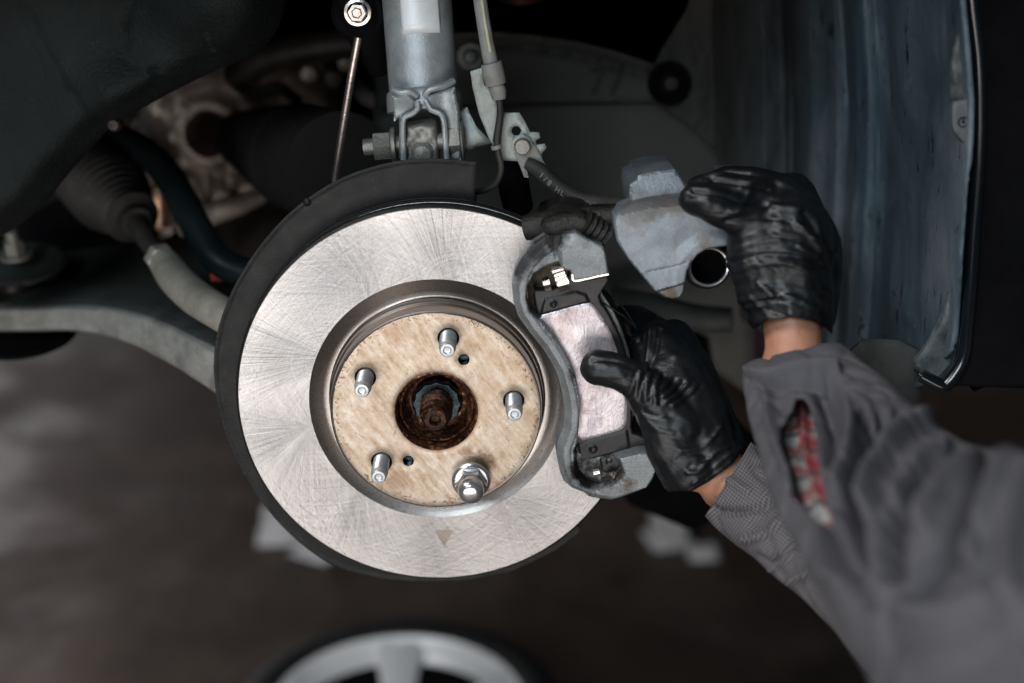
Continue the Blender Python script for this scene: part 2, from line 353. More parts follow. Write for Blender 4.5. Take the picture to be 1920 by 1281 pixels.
def lathe(prof, c=(0, 0, 0), axis=(0, -1, 0), n=48, close=False):
    """prof: (radius, height along axis)."""
    a = Vector(axis).normalized(); u = a.orthogonal().normalized(); w = a.cross(u); c = Vector(c); V = []; F = []
    for r, h in prof:
        for k in range(n):
            t = 2*math.pi*k/n; V.append(tuple(c+a*h+(u*math.cos(t)+w*math.sin(t))*max(r, 1e-5)))
    L = len(prof)
    for i in range(L-1 if not close else L):
        j = (i+1) % L
        for k in range(n): F.append((i*n+k, i*n+(k+1) % n, j*n+(k+1) % n, j*n+k))
    return V, F
def cat(*ms):
    V = []; F = []
    for v, f in ms:
        b = len(V); V += [tuple(x) for x in v]; F += [tuple(i+b for i in q) for q in f]
    return V, F
def prism_at(c, axis, r, h0, h1, sides=6, rot=0, bev=.0):
    a = Vector(axis).normalized(); u = a.orthogonal().normalized(); w = a.cross(u); c = Vector(c); V = []; F = []
    for h, rr in ((h0, r), (h1-bev, r), (h1, r-bev)):
        for k in range(sides):
            t = rot+2*math.pi*k/sides; V.append(tuple(c+a*h+(u*math.cos(t)+w*math.sin(t))*rr))
    for i in range(2):
        for k in range(sides): F.append((i*sides+k, i*sides+(k+1) % sides, (i+1)*sides+(k+1) % sides, (i+1)*sides+k))
    F.append(tuple(range(2*sides, 3*sides))); F.append(tuple(range(sides))[::-1])
    return V, F
def smooth_path(pts, step=.004, vals=None):
    P = np.array(pts, float); n = len(P); k = P if vals is None else np.c_[P, np.array(vals, float)]
    Q = np.vstack([2*k[0]-k[1], k, 2*k[-1]-k[-2]]); out = []
    for i in range(1, n):
        p0, p1, p2, p3 = Q[i-1:i+3]; m_ = max(2, int(np.linalg.norm((p2-p1)[:3])/step))
        for t in np.arange(m_)/m_:
            out.append(.5*((2*p1)+(-p0+p2)*t+(2*p0-5*p1+4*p2-p3)*t*t+(-p0+3*p1-3*p2+p3)*t**3))
    out.append(k[-1]); return np.array(out)
def tube(pts, r, n=16, step=.004, caps=True):
    rs = [r]*len(pts) if isinstance(r, (int, float)) else r
    Q = smooth_path(pts, step, np.array(rs)[:, None]); P = Q[:, :3]; rr = Q[:, 3]; V = []; F = []
    T = np.gradient(P, axis=0); T /= np.linalg.norm(T, axis=1)[:, None]
    u = Vector(T[0]).orthogonal().normalized()
    for i in range(len(P)):
        t = Vector(T[i]); u = (u-t*u.dot(t)).normalized(); w = t.cross(u)
        for k in range(n):
            a = 2*math.pi*k/n; V.append(tuple(Vector(P[i])+(u*math.cos(a)+w*math.sin(a))*rr[i]))
    for i in range(len(P)-1):
        for k in range(n): F.append((i*n+k, i*n+(k+1) % n, (i+1)*n+(k+1) % n, (i+1)*n+k))
    if caps: F.append(tuple(range(n))[::-1]); F.append(tuple(range(len(V)-n, len(V))))
    return V, F
def box(c, sx, sy, sz, bev=.0, rot=None):
    bm = bmesh.new(); bmesh.ops.create_cube(bm, size=1)
    bmesh.ops.scale(bm, vec=(sx, sy, sz), verts=bm.verts)
    if bev: bmesh.ops.bevel(bm, geom=bm.edges[:], offset=bev, segments=2, affect='EDGES', profile=.6)
    if rot is not None: bmesh.ops.rotate(bm, cent=(0, 0, 0), matrix=rot, verts=bm.verts)
    bmesh.ops.translate(bm, vec=c, verts=bm.verts)
    bm.verts.index_update(); V = [tuple(v.co) for v in bm.verts]; F = [tuple(v.index for v in f.verts) for f in bm.faces]; bm.free(); return V, F

# --- 2-D helpers and the relief builder: a solid with a real outline, thickness and a shaped front
def seg_dist(P, A, closed=True):
    A = np.asarray(A, float); B = np.roll(A, -1, 0) if closed else A[1:]; A = A if closed else A[:-1]
    best = np.full(len(P), 1e9)
    for a, b in zip(A, B):
        ab = b-a; t = np.clip(((P-a)@ab)/max(ab@ab, 1e-18), 0, 1)
        best = np.minimum(best, np.linalg.norm(P-(a+t[:, None]*ab), axis=1))
    return best
def inside(P, A):
    A = np.asarray(A, float); c = np.zeros(len(P), bool); j = len(A)-1
    for i in range(len(A)):
        xi, yi = A[i]; xj, yj = A[j]
        if yi != yj:
            c ^= ((yi > P[:, 1]) != (yj > P[:, 1])) & (P[:, 0] < (xj-xi)*(P[:, 1]-yi)/(yj-yi)+xi)
        j = i
    return c
def sd(P, A):
    d = seg_dist(P, A); return np.where(inside(P, A), -d, d)
def smooth2(pts, it=1, closed=True):
    P = [np.array(p, float) for p in pts]
    for _ in range(it):
        Q = []
        n = len(P)
        for i in range(n if closed else n-1):
            a, b = P[i], P[(i+1) % n]; Q += [a*.75+b*.25, a*.25+b*.75]
        if not closed: Q = [P[0]]+Q+[P[-1]]
        P = Q
    return np.array(P)
def sstep(x, a, b):
    t = np.clip((x-a)/(b-a), 0, 1); return t*t*(3-2*t)
def lstep(x, a, b): return np.clip((x-a)/(b-a), 0, 1)
def redge(d, r):
    q = np.clip(1-d/r, 0, 1); return r*(1-np.sqrt(1-q*q))
def densify(A, res):
    A = np.asarray(A, float); o = []
    for i in range(len(A)):
        a, b = A[i], A[(i+1) % len(A)]; k = max(1, int(np.linalg.norm(b-a)/res+.5))
        for t in range(k): o.append(a+(b-a)*t/k)
    return np.array(o)
def relief(outline, yf, yb, res=.0015, holes=(), edge_r=.002):
    O = densify(outline, res); H = [densify(h, res) for h in holes]
    lo, hi = O.min(0), O.max(0)
    gx, gz = np.meshgrid(np.arange(lo[0], hi[0], res), np.arange(lo[1], hi[1], res*.87)); gx[1::2] += res/2
    G = np.c_[gx.ravel(), gz.ravel()]; G = G[inside(G, O)]; G = G[seg_dist(G, O) > res*.55]
    for h in H:
        G = G[~inside(G, h)]; G = G[seg_dist(G, h) > res*.55]
    allp = np.vstack([O]+H+[G]); edges = []; b = 0
    for L in [O]+H:
        edges += [(b+i, b+(i+1) % len(L)) for i in range(len(L))]; b += len(L)
    r = delaunay_2d_cdt([Vector(p) for p in allp], edges, [], 0, 1e-7)
    P = np.array([tuple(v) for v in r[0]]); T = np.array([f for f in r[2] if len(f) == 3])
    C = P[T].mean(1); k = inside(C, O)
    for h in H: k &= ~inside(C, h)
    T = T[k]
    d = seg_dist(P, O)
    for h in H: d = np.minimum(d, seg_dist(P, h))
    y = yf(P[:, 0], P[:, 1], d) if callable(yf) else np.full(len(P), yf)
    if edge_r: y = y + redge(d, edge_r)
    yb_ = yb(P[:, 0], P[:, 1], d) if callable(yb) else np.full(len(P), yb)
    V = np.vstack([np.c_[P[:, 0], y, P[:, 1]], np.c_[P[:, 0], yb_, P[:, 1]]]); n = len(P)
    F = [tuple(t) for t in T]+[(t[2]+n, t[1]+n, t[0]+n) for t in T]
    cnt = {}
    for t in T:
        for e in ((t[0], t[1]), (t[1], t[2]), (t[2], t[0])):
            if (e[1], e[0]) in cnt: cnt.pop((e[1], e[0]))
            else: cnt[e] = 1
    F += [(a, bb, bb+n, a+n)[::-1] for a, bb in cnt]
    return V, F
def ellipse2(c, rx, rz, n=24): return [(c[0]+rx*math.cos(2*math.pi*i/n), c[1]+rz*math.sin(2*math.pi*i/n)) for i in range(n)]
def pxcap(P, polys):
    """total crease offset at the projected points; polys = [(polyline px, width px, depth m)]"""
    Q = project(P); o = np.zeros(len(P))
    for pl, w, dep in polys:
        pl = smooth2(pl, 2, False) if len(pl) > 2 else np.array(pl, float)
        o += dep*np.exp(-(seg_dist(Q, pl, False)/w)**2)
    return o
def vnormals(V, F):
    me = bpy.data.meshes.new('t'); me.from_pydata(np.asarray(V).tolist(), [], F); me.update()
    n = np.zeros(len(V)*3); me.vertices.foreach_get('normal', n); bpy.data.meshes.remove(me); return n.reshape(-1, 3)
def vnoise(V, sc, amp, seed=0):
    return np.array([mnoise.fractal(Vector(v)*sc+Vector((seed, seed*.3, 0)), 1.0, 2.0, 3) for v in V])*amp
def capsule(p, q, r1, r2, n=14):
    p, q = Vector(p), Vector(q); a = q-p; L = a.length
    if L < 1e-6: a = Vector((0, 0, 1)); L = 1e-6
    prof = [(r1*math.sin(t), -r1*math.cos(t)) for t in np.linspace(0, math.pi/2, 5)]+[(r2*math.cos(t), L+r2*math.sin(t)) for t in np.linspace(0, math.pi/2, 5)]
    return lathe(prof, p, a, n)
def blob(chains, voxel=.0018, it=6, sm=.5):
    """one continuous surface grown round chains of (point, radius)"""
    parts = []
    for ch in chains:
        if len(ch) == 1: ch = [ch[0], (np.array(ch[0][0])+1e-4, ch[0][1])]
        for (p, r), (q, s) in zip(ch, ch[1:]): parts.append(capsule(p, q, r, s))
    V, F = cat(*parts)
    me = bpy.data.meshes.new('t'); me.from_pydata(V, [], F); me.update(); o = bpy.data.objects.new('t', me); COL.objects.link(o)
    a = o.modifiers.new('r', 'REMESH'); a.mode = 'VOXEL'; a.voxel_size = voxel; a.use_smooth_shade = True
    b = o.modifiers.new('s', 'SMOOTH'); b.iterations = it; b.factor = sm
    dg = bpy.context.evaluated_depsgraph_get(); m2 = bpy.data.meshes.new_from_object(o.evaluated_get(dg))
    V = np.zeros(len(m2.vertices)*3); m2.vertices.foreach_get('co', V); V = V.reshape(-1, 3); F = [tuple(p.vertices) for p in m2.polygons]
    bpy.data.objects.remove(o); bpy.data.meshes.remove(me); bpy.data.meshes.remove(m2); return V, F
def text_mesh(s, size, depth, M, spacing=1.0):
    c = bpy.data.curves.new('t', 'FONT'); c.body = s; c.size = size; c.extrude = depth; c.align_x = 'CENTER'; c.align_y = 'CENTER'
    o = bpy.data.objects.new('t', c); COL.objects.link(o); dg = bpy.context.evaluated_depsgraph_get(); dg.update()
    me = bpy.data.meshes.new_from_object(o.evaluated_get(dg)); V = [tuple(M @ v.co) for v in me.vertices]; F = [tuple(p.vertices) for p in me.polygons]
    bpy.data.objects.remove(o); return V, F

# ================================================================== SETTING
FZ = -1.23
n_ = 60; g = np.linspace(-14, 14, n_)
V = [(x, y+4, FZ) for y in g for x in g]; F = [(j*n_+i, j*n_+i+1, (j+1)*n_+i+1, (j+1)*n_+i) for j in range(n_-1) for i in range(n_-1)]
o = mk('floor', V, F, 'floor'); o['kind'] = 'structure'
# dark far wall of the workshop
o = mk('workshop_wall', *box((0, 11, 1.2), 26, .2, 4.9), 'black', smooth=0); tag(o, 'dark far wall of the workshop beyond the car', 'wall')

# ================================================================== BRAKE DISC
disc = thing('brake_disc', 'bright new brake disc with a tan hat face, standing on the hub', 'brake disc')
H = .0196
mk('friction_ring', *lathe([(.0956, .0), (.1479, .0), (.1484, -.0006), (.1500, -.0075), (.1465, -.0082), (.126, -.0084), (.126, -.0155), (.1465, -.0157), (.1500, -.0165), (.1506, -.0235), (.149, -.0245), (.0957, -.0245)], n=256, close=True), 'friction', disc, 30)
# black coated rim bands standing a little proud of the machined plates
mk('rim_band', *lathe([(.1482, -.0005), (.1502, -.0024), (.1506, -.0040), (.1506, -.0076), (.1502, -.0080), (.1480, -.0078), (.1480, -.0010)], n=256, close=True), 'blackcoat', disc, 30)
mk('rim_band', *lathe([(.1502, -.0163), (.1507, -.0168), (.1508, -.0215), (.1505, -.0222), (.1480, -.021), (.1480, -.0163)], n=256, close=True), 'blackcoat', disc, 30)
vs = []
for k in range(48):
    a = 2*math.pi*k/48; rot = Matrix.Rotation(-a, 3, 'Y')
    vs.append(box((rot @ Vector((.137, 0, 0)))+Vector((0, .01195, 0)), .020, .0068, .0035, rot=rot))
mk('vane', *cat(*vs), 'blackcoat', disc, 0)
mk('inner_bevel', *lathe([(.0957, -.0003), (.0952, -.0006), (.0862, -.0042), (.0818, -.0062), (.0808, -.0058), (.0803, -.0050), (.0800, -.007), (.0890, -.009), (.0957, -.008)], n=192, close=True), 'annulus', disc, 50)
mk('hat_wall', *lathe([(.0802, -.0040), (.0800, -.0005), (.0797, .0045), (.0790, .0050), (.0789, .0062), (.0784, .0066), (.0780, .0160), (.0775, .0190), (.0766, H-.0001), (.0755, H-.0004), (.0755, -.004)], n=192, close=True), 'wall', disc, 40)
BC = .05715
meas = [(840, 632.8), (685.7, 707), (961.4, 750), (714.6, 866)]
mp = [at(x, y, -H)[[0, 2]] for x, y in meas]
angs = [math.atan2(p[1], p[0]) for p in mp]; rad_ = np.mean([np.hypot(*p) for p in mp])
base_a = angs[0]; ph = np.mean([((a-base_a+math.pi*2/10) % (2*math.pi/5))-math.pi*2/10 for a in angs]); base_a += ph
print('stud circle', rad_, [math.degrees(a) for a in angs], math.degrees(base_a))
SR = rad_
studs = [(SR*math.cos(base_a+2*math.pi*k/5), SR*math.sin(base_a+2*math.pi*k/5)) for k in range(5)]
th = [tuple(at(869.7, 675, -H)[[0, 2]]), tuple(at(765.4, 865, -H)[[0, 2]])]
out = [(.0768*math.cos(t), .0768*math.sin(t)) for t in np.linspace(0, 2*math.pi, 180, endpoint=False)]
bore = [(.0305*math.cos(t), .0305*math.sin(t)) for t in np.linspace(0, 2*math.pi, 90, endpoint=False)]
holes = [bore]+[ellipse2(s, .0079, .0079, 32) for s in studs]+[ellipse2(s, .0042, .0042, 24) for s in th]
mk('hat_face', *relief(out, -H, -H+.006, .003, holes, .0006), 'hat', disc, 40)
for t in th:
    pr = []
    for k in range(9): pr += [(.0041, -.0004-.0008*k), (.0034, -.0008-.0008*k)]
    mk('threaded_hole', *lathe(pr+[(.0, -.0075)], (t[0], -H, t[1]), n=24), 'darknut', disc, 0)
mk('bore_edge', *lathe([(.0306, H+.0002), (.0300, H+.0005), (.0292, H-.001), (.0288, H-.004), (.0287, .0), (.0300, .0), (.0305, H-.002)], n=96, close=True), 'rustlight', disc, 50)

# ================================================================== HUB
hub = thing('wheel_hub', 'rusty wheel hub and spindle showing through the bore of the disc', 'wheel hub', (0, .03, 0))
mk('hub_flange', *lathe([(.0284, .0085), (.0275, .0105), (.0262, .0110), (.0255, .0095), (.0248, .004), (.0235, -.001), (.0215, -.004), (.0195, -.0045), (.0195, -.0065), (.074, -.0065), (.074, -.026), (.0, -.026)], (0, 0, 0), n=96), 'rustlight', hub, 50)
# twelve-point axle nut
V = []; F = []; nn = 96
for h_, k_ in ((-.006, 1), (.0035, 1), (.0052, .94), (.0052, .60)):
    for k in range(nn):
        a = 2*math.pi*k/nn; w = .0186*(1-.07*abs(math.sin(6*a)))*k_ if k_ > .7 else .0186*k_
        V.append((w*math.cos(a), -h_, w*math.sin(a)))
for i in range(3):
    for k in range(nn): F.append((i*nn+k, i*nn+(k+1) % nn, (i+1)*nn+(k+1) % nn, (i+1)*nn+k))
mk('axle_nut', V, F, 'darknut', hub, 30)
pr = [(.0125, -.005), (.0125, .004)]
for k in range(12): pr += [(.0122, .0045+.0016*k), (.0113, .0053+.0016*k)]
pr += [(.0112, .0240), (.0098, .0260), (.0092, .0300), (.0082, .0350), (.0076, .0362), (.0046, .0364), (.0040, .0350), (.0036, .0300), (.0, .0290)]
mk('spindle', *lathe(pr, n=48), 'wetrust', hub, 40)
def stud_parts(s, L=.0265):
    pr = [(.0058, -.02), (.0058, -.004)]
    z = -.004
    while z < L-.007: pr += [(.0062, z+.0004), (.0056, z+.0011)]; z += .0015
    pr += [(.0056, L-.0062), (.0054, L-.006), (.0054, L-.0012), (.0046, L), (.0030, L+.0001), (.0022, L-.0004), (0, L-.0005)]
    return lathe(pr, (s[0], -H, s[1]), n=28)
for i, s in enumerate(studs): mk('wheel_stud', *stud_parts(s), 'zinc', hub, 25)
# the stud that carries the nut is the one nearest to pixel (880, 890)
tgt = at(878, 888, -H)[[0, 2]]; ns = min(studs, key=lambda s: (s[0]-tgt[0])**2+(s[1]-tgt[1])**2)
nut = thing('lug_nut', 'chrome domed lug nut screwed on the lowest stud', 'lug nut', (ns[0], -H-.004, ns[1]))
c = (ns[0], -H, ns[1])
mk('washer_flange', *lathe([(.0065, .0005), (.0105, .0012), (.0143, .0066), (.0146, .0080), (.0143, .0092), (.0128, .0098), (.0122, .0104), (.0095, .0106)], c, n=64), 'chrome', nut, 30)
mk('hex_body', *prism_at(c, (0, -1, 0), .0118, .0096, .0225, 6, .3, .0022), 'chrome', nut, 15)
pr = [(.0098, .020), (.0098, .0250)]+[(.0098*math.cos(t)**.55 if t < 1.57 else 0, .0250+.0072*math.sin(t)) for t in np.linspace(.15, math.pi/2, 10)]
mk('dome_cap', *lathe(pr, c, n=48), 'chrome', nut, 50)

# ================================================================== DUST SHIELD
YS = .030
sp_ = [(893, 303), (850, 297), (800, 295), (750, 299), (700, 310), (640, 331), (580, 367), (530, 409), (480, 468), (440, 533), (413, 600), (402, 660), (404, 725), (418, 795), (446, 865), (484, 928), (534, 990), (600, 1044), (650, 1066), (720, 1083), (800, 1088), (880, 1084), (960, 1068), (1040, 1030), (1094, 990), (1075, 968)]
o2 = [tuple(q) for q in smooth2(xz(sp_, YS), 2, False)]; o2 = o2+[(.065*math.cos(t), .065*math.sin(t)) for t in np.linspace(R_(-40), R_(-260), 30)]+xz([(884, 450), (889, 378)], YS)
shield = thing('dust_shield', 'black sheet metal dust shield curving behind the brake disc', 'dust shield', (0, YS, 0))
O_ = np.array(xz(sp_[:-1], YS))
def ysh(x, z, d):
    do = seg_dist(np.c_[x, z], O_, False); return YS - .0035*sstep(do, .040, .030)-.0009*lstep(do, .0035, .0015)+.0005*np.sin(x*45+1)*np.sin(z*38)
mk('shield_plate', *relief(o2, ysh, lambda x, z, d: ysh(x, z, d)+.0014, .0016, (), .0004), 'shield', shield, 50)
mk('rivet', *lathe([(.0032, -.001), (.003, .0008), (.0018, .0017), (0, .002)], tuple(at(576, 379, YS-.0035)), n=20), 'shield', shield)

# ================================================================== CALIPER BRACKET
YB = -.038
bp = [(1026, 447), (1003, 462), (980, 486), (967, 510), (960, 540), (963, 570), (972, 598), (994, 629), (1017, 657), (1033, 682), (1046, 707), (1055, 741), (1060, 774), (1058, 805), (1046, 838), (1044, 858), (1050, 888), (1058, 909), (1074, 922), (1092, 929), (1120, 935), (1146, 937), (1173, 929), (1212, 913), (1222, 900), (1229, 881), (1227, 849),
      (1200, 850), (1163, 859), (1140, 868), (1110, 870), (1078, 858), (1076, 846), (1082, 832), (1086, 797), (1088, 757), (1081, 712), (1066, 680), (1045, 645), (1026, 617), (1010, 602), (993, 585), (987, 560), (989, 536), (1001, 515), (1024, 499), (1048, 490), (1056, 503), (1069, 506), (1076, 523), (1105, 519), (1140, 511), (1135, 477), (1130, 461), (1101, 446), (1080, 436), (1052, 441)]
B2 = np.array(xz(bp, YB)); BO = np.array(xz(bp[:20], YB))
pocket = np.array(xz([(1075, 870), (1080, 895), (1095, 912), (1125, 918), (1155, 906), (1172, 888), (1164, 862), (1130, 850), (1080, 846)], YB))
earc = np.array(xz([(1026, 447), (1040, 470), (1050, 491)], YB)); topear = np.array(xz([(1052, 470), (1050, 500), (1080, 540), (1150, 520), (1140, 455), (1085, 430)], YB))
foot = np.array(xz([(1060, 905), (1100, 925), (1150, 937), (1215, 915), (1240, 870), (1220, 840), (1160, 850), (1165, 900), (1120, 915)], YB))
def ybr(x, z, d):
    P = np.c_[x, z]; y = np.full(len(x), YB)
    y += .0125*lstep(-sd(P, pocket), .0, .0028)                        # pocket below the pad
    y -= .0035*lstep(-sd(P, topear), -.003, .0015)
    y -= .0022*lstep(-sd(P, foot), -.002, .002)
    do = seg_dist(P, BO, False); y += .0060*lstep(do, .0050, .0012)    # outer chamfer
    y += .0012*np.exp(-(seg_dist(P, earc, False)/.0015)**2)
    y += .0007*np.exp(-(np.abs(do-.0102)/.0006)**2)
    return y
brk = thing('caliper_bracket', 'grey cast iron caliper bracket straddling the right edge of the disc', 'caliper bracket', (.13, YB, -.03))
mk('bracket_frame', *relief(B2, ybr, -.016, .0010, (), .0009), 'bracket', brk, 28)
rw = xz([(985, 505), (1045, 478), (1075, 500), (1085, 530), (1120, 545), (1060, 560), (1020, 600), (992, 580)], -.02)
mk('recess_wall', *relief(rw, lambda x, z, d: -.0135+.001*np.sin(x*400)*np.sin(z*300), -.008, .002, (), .001), simple('dried_grease', (.03, .026, .018), (.16, .13, .08), .55, .1, 110, .6, .001, 500), brk, 50)
# bridge lug that carries the upper guide pin back over the disc edge
lug = xz([(1010, 420), (1050, 402), (1095, 398), (1118, 412), (1134, 450), (1134, 478), (1100, 470), (1052, 466), (1026, 450)], -.03)
mk('bridge_lug', *relief(smooth2(lug, 1), lambda x, z, d: -.030+.004*sstep(d, .006, 0), .030, .0022, (), .003), 'grime', brk, 50)
a_, b_ = at(985, 428, -.005), at(1172, 402, -.012)
mk('guide_pin', *tube([a_, at(1040, 418, -.01), at(1100, 410, -.012), b_], [.009, .0095, .0095, .008], 20), 'grime', brk)
pts = []; c0, c1 = at(1093, 416, -.026), at(1133, 440, -.020)
for k in range(9):
    t = k/8; pts.append((.0088+.0010*math.cos(k*math.pi), t*np.linalg.norm(c1-c0)))
mk('pin_boot', *lathe([(.0, 0)]+pts+[(.0, np.linalg.norm(c1-c0))], tuple(c0), tuple(c1-c0), 28), 'grime', brk)
lowb = xz([(1070, 870), (1180, 860), (1215, 880), (1200, 905), (1150, 925), (1085, 915)], -.02)
mk('lower_bridge', *relief(smooth2(lowb, 1), -.020, .030, .003, (), .002), 'grime', brk, 50)
# stainless pad clips
def strip(px_pts, Y, wpx, thick=.0009, yoff=None):
    """bent strip: centre line in px at depth offsets, width in px"""
    P = np.array([at(x, y, Y+(yoff[i] if yoff else 0)) for i, (x, y) in enumerate(px_pts)]); P = smooth_path(P, .0012)
    T = np.gradient(P, axis=0); T /= np.linalg.norm(T, axis=1)[:, None]; side = np.cross(T, [0, 1, 0]); side /= np.linalg.norm(side, axis=1)[:, None]
    nr = np.cross(side, T); w = wpx/2/2600; V = []; F = []
    for p, s_, q in zip(P, side, nr):
        V += [p-s_*w-q*thick/2, p+s_*w-q*thick/2, p+s_*w+q*thick/2, p-s_*w+q*thick/2]
    for i in range(len(P)-1):
        for k in range(4): F.append((4*i+k, 4*i+(k+1) % 4, 4*i+4+(k+1) % 4, 4*i+4+k))
    F += [(3, 2, 1, 0), (4*len(P)-4, 4*len(P)-3, 4*len(P)-2, 4*len(P)-1)]
    return V, F
clipm = 'spring'
mk('pad_clip', *strip([(1044, 497), (1046, 508), (1051, 520), (1056, 532), (1059, 545)], -.040, 21, .0012, [.004, -.001, .003, -.0015, .002]), clipm, brk, 60)
mk('pad_clip', *strip([(1022, 521), (1024, 528), (1026, 536), (1028, 544)], -.034, 12, .0014, [.003, -.001, -.001, .003]), clipm, brk, 60)
mk('pad_clip', *strip([(1117, 877), (1118, 884), (1120, 892), (1121, 901)], -.034, 12, .0014, [.003, -.001, -.001, .003]), clipm, brk, 60)
mk('pad_clip', *strip([(1140, 894), (1146, 892), (1152, 890), (1158, 888)], -.032, 13, .0014, [.003, -.002, -.002, .003]), clipm, brk, 60)
mk('pad_clip', *strip([(1073, 514), (1076, 526), (1098, 523), (1120, 518), (1141, 514)], -.0405, 2.6, .0014), clipm, brk, 60)

# ================================================================== BRAKE PAD
YP = -.0245
pad = thing('brake_pad', 'brake pad with a shiny smeared silver shim held in the caliper bracket', 'brake pad', (.13, YP, -.03))
pp = [(998, 541), (1012, 545), (1040, 541), (1062, 536), (1064, 515), (1074, 505), (1082, 526), (1110, 522), (1142, 515), (1143, 528), (1128, 548), (1124, 560), (1140, 585), (1160, 622), (1175, 665), (1184, 715), (1187, 765), (1184, 812), (1200, 815), (1220, 828), (1218, 836), (1165, 852), (1160, 878), (1152, 884), (1130, 884), (1124, 872), (1120, 860), (1085, 866), (1074, 852), (1080, 830), (1072, 760), (1058, 700), (1030, 650), (1008, 620), (1006, 590)]
P2 = smooth2(xz(pp, YP), 1)
raised = np.array(xz([(1022, 560), (1080, 546), (1098, 552), (1105, 566), (1075, 574), (1014, 590), (1018, 570)], YP))
tab = np.array(xz([(1124, 858), (1160, 848), (1166, 880), (1128, 888)], YP)); tabh = np.array(xz([(1137, 858), (1145, 857), (1146, 865), (1138, 866)], YP))
low = np.array(xz([(1084, 832), (1175, 806), (1180, 840), (1090, 866)], YP))
def ypd(x, z, d):
    P = np.c_[x, z]; y = np.full(len(x), YP)
    y -= .0014*sstep(-sd(P, raised), -.0005, .0010); y -= .0030*sstep(-sd(P, tab), -.0008, .0012); y -= .0012*sstep(-sd(P, low), -.0006, .0008)
    y += .0022*sstep(-sd(P, tabh), -.0004, .0003)
    for (a, b, r) in ((1037, 568, .0016), (1111, 840, .0022)):
        cc = at(a, b, YP)[[0, 2]]; q = np.hypot(x-cc[0], z-cc[1]); y -= .0010*np.exp(-((q-r)/.0006)**2)
    return y
mk('backing_plate', *relief(P2, ypd, -.0165, .0010, (), .0012), 'plastic', pad, 50)
shim = xz([(1008, 593), (1040, 584), (1073, 575), (1104, 567), (1113, 571), (1120, 581), (1141, 613), (1158, 658), (1169, 700), (1175, 735), (1176, 769), (1175, 793), (1170, 802), (1161, 808), (1125, 818), (1080, 829), (1072, 780), (1056, 715), (1030, 660), (1006, 625)], YP-.001)
SH = np.array(shim)
def yshim(x, z, d):
    y = np.full(len(x), YP-.0017)
    P = np.c_[x, z]
    y += .0008*np.exp(-(seg_dist(P, np.array(xz([(1030, 620), (1060, 680), (1078, 740), (1085, 800)], YP)), False)/.003)**2)
    y += .00025*np.sin(x*260+z*90)*np.sin(z*180)
    return y
mk('shim', *relief(smooth2(shim, 1), yshim, YP+.0003, .0014, (), .0007), shim_mat(), pad, 50)
mk('friction_block', *relief(xz([(1015, 600), (1110, 580), (1145, 640), (1165, 720), (1168, 790), (1085, 815), (1060, 720)], -.010), -.0162, -.0008, .004, (), .001), 'rubber', pad, 40)
for w in ([(1130, 538), (1150, 556), (1172, 582), (1192, 612)], [(1128, 566), (1150, 580), (1172, 595), (1194, 617)]):
    mk('wear_spring', *tube([at(x, y, -.020-.002*i) for i, (x, y) in enumerate(w)], .0006, 8), 'darknut', pad)

# ================================================================== CALIPER IN THE RIGHT HAND
YC = -.040
cal = thing('brake_caliper', 'blue grey cast brake caliper lifted off in the right gloved hand', 'brake caliper', tuple(at(1250, 550, YC)))
cp = [(1152, 409), (1165, 396), (1190, 384), (1225, 376), (1262, 372), (1290, 366), (1325, 384), (1352, 410), (1380, 440), (1366, 461), (1345, 463), (1325, 467), (1308, 477), (1296, 491), (1288, 507), (1285, 524), (1284, 546), (1277, 561), (1262, 565), (1248, 562), (1230, 549), (1205, 520), (1180, 490), (1158, 456), (1153, 430)]
C2 = xz(cp, YC); C2s = smooth2(C2, 1)
topr = np.array(xz([(1140, 430), (1165, 408), (1225, 392), (1300, 384), (1330, 384), (1300, 350), (1140, 370)], YC))
ridge = np.array(xz([(1215, 512), (1250, 504), (1285, 492)], YC)); toe = np.array(xz([(1215, 552), (1250, 540), (1290, 525), (1290, 580), (1220, 580)], YC))
arc_c = at(1340, 520, YC)[[0, 2]]
def ycal(x, z, d):
    P = np.c_[x, z]; y = np.full(len(x), YC)
    y += .014*lstep(-sd(P, topr), .0, .010); y += .0045*lstep(-sd(P, toe), .0, .0022)
    y += .0007*np.exp(-(seg_dist(P, ridge, False)/.0008)**2)
    q = np.hypot(x-arc_c[0], z-arc_c[1]); y -= .0022*lstep(q, .034, .027)
    y += .10*np.maximum(0, arc_c[0]-.030-x)*.9                          # the left flank falls away
    return y
mk('caliper_body', *relief(C2, ycal, -.012, .0012, (), .0016), 'caliper', cal, 26)
tb = xz([(1183, 396), (1180, 362), (1182, 346), (1196, 337), (1197, 330), (1230, 323), (1266, 319), (1273, 328), (1284, 346), (1292, 384), (1250, 392)], -.024)
TB = np.array(tb); bl = np.array(xz([(1180, 362), (1240, 342), (1262, 334), (1290, 350)], -.024))
mk('bridge', *relief(tb, lambda x, z, d: -.027+.007*lstep(z, bl[:, 1].min(), bl[:, 1].max()+.012), .035, .0014, (), .0012), 'caliper', cal, 26)
mk('bridge_tip', *relief(xz([(1196, 345), (1197, 333), (1212, 326), (1214, 340)], -.014), -.018, .03, .002, (), .001), 'grime', cal, 40)
mk('bridge_back', *relief(xz([(1340, 330), (1345, 316), (1370, 314), (1402, 319), (1400, 335)], .03), .028, .04, .003, (), .001), 'caliper', cal, 40)
pc = at(1324, 494, -.014)
def ring(name, prof, mat): mk(name, *lathe([(a*.92, b) for a, b in prof], tuple(pc), (0, -1, .05), 64), mat, cal, 40)
ring('piston_boot', [(.0158, .0115), (.0170, .0100), (.0180, .0085), (.0180, .0060), (.0192, .0050), (.0196, .0035), (.0200, -.010), (.0225, -.011), (.0225, -.020), (.0, -.020)], 'rubber')
ring('piston', [(.0134, -.012), (.0134, .0105), (.0138, .0125), (.0150, .0128), (.0160, .0118), (.0160, .0080)], 'chrome')
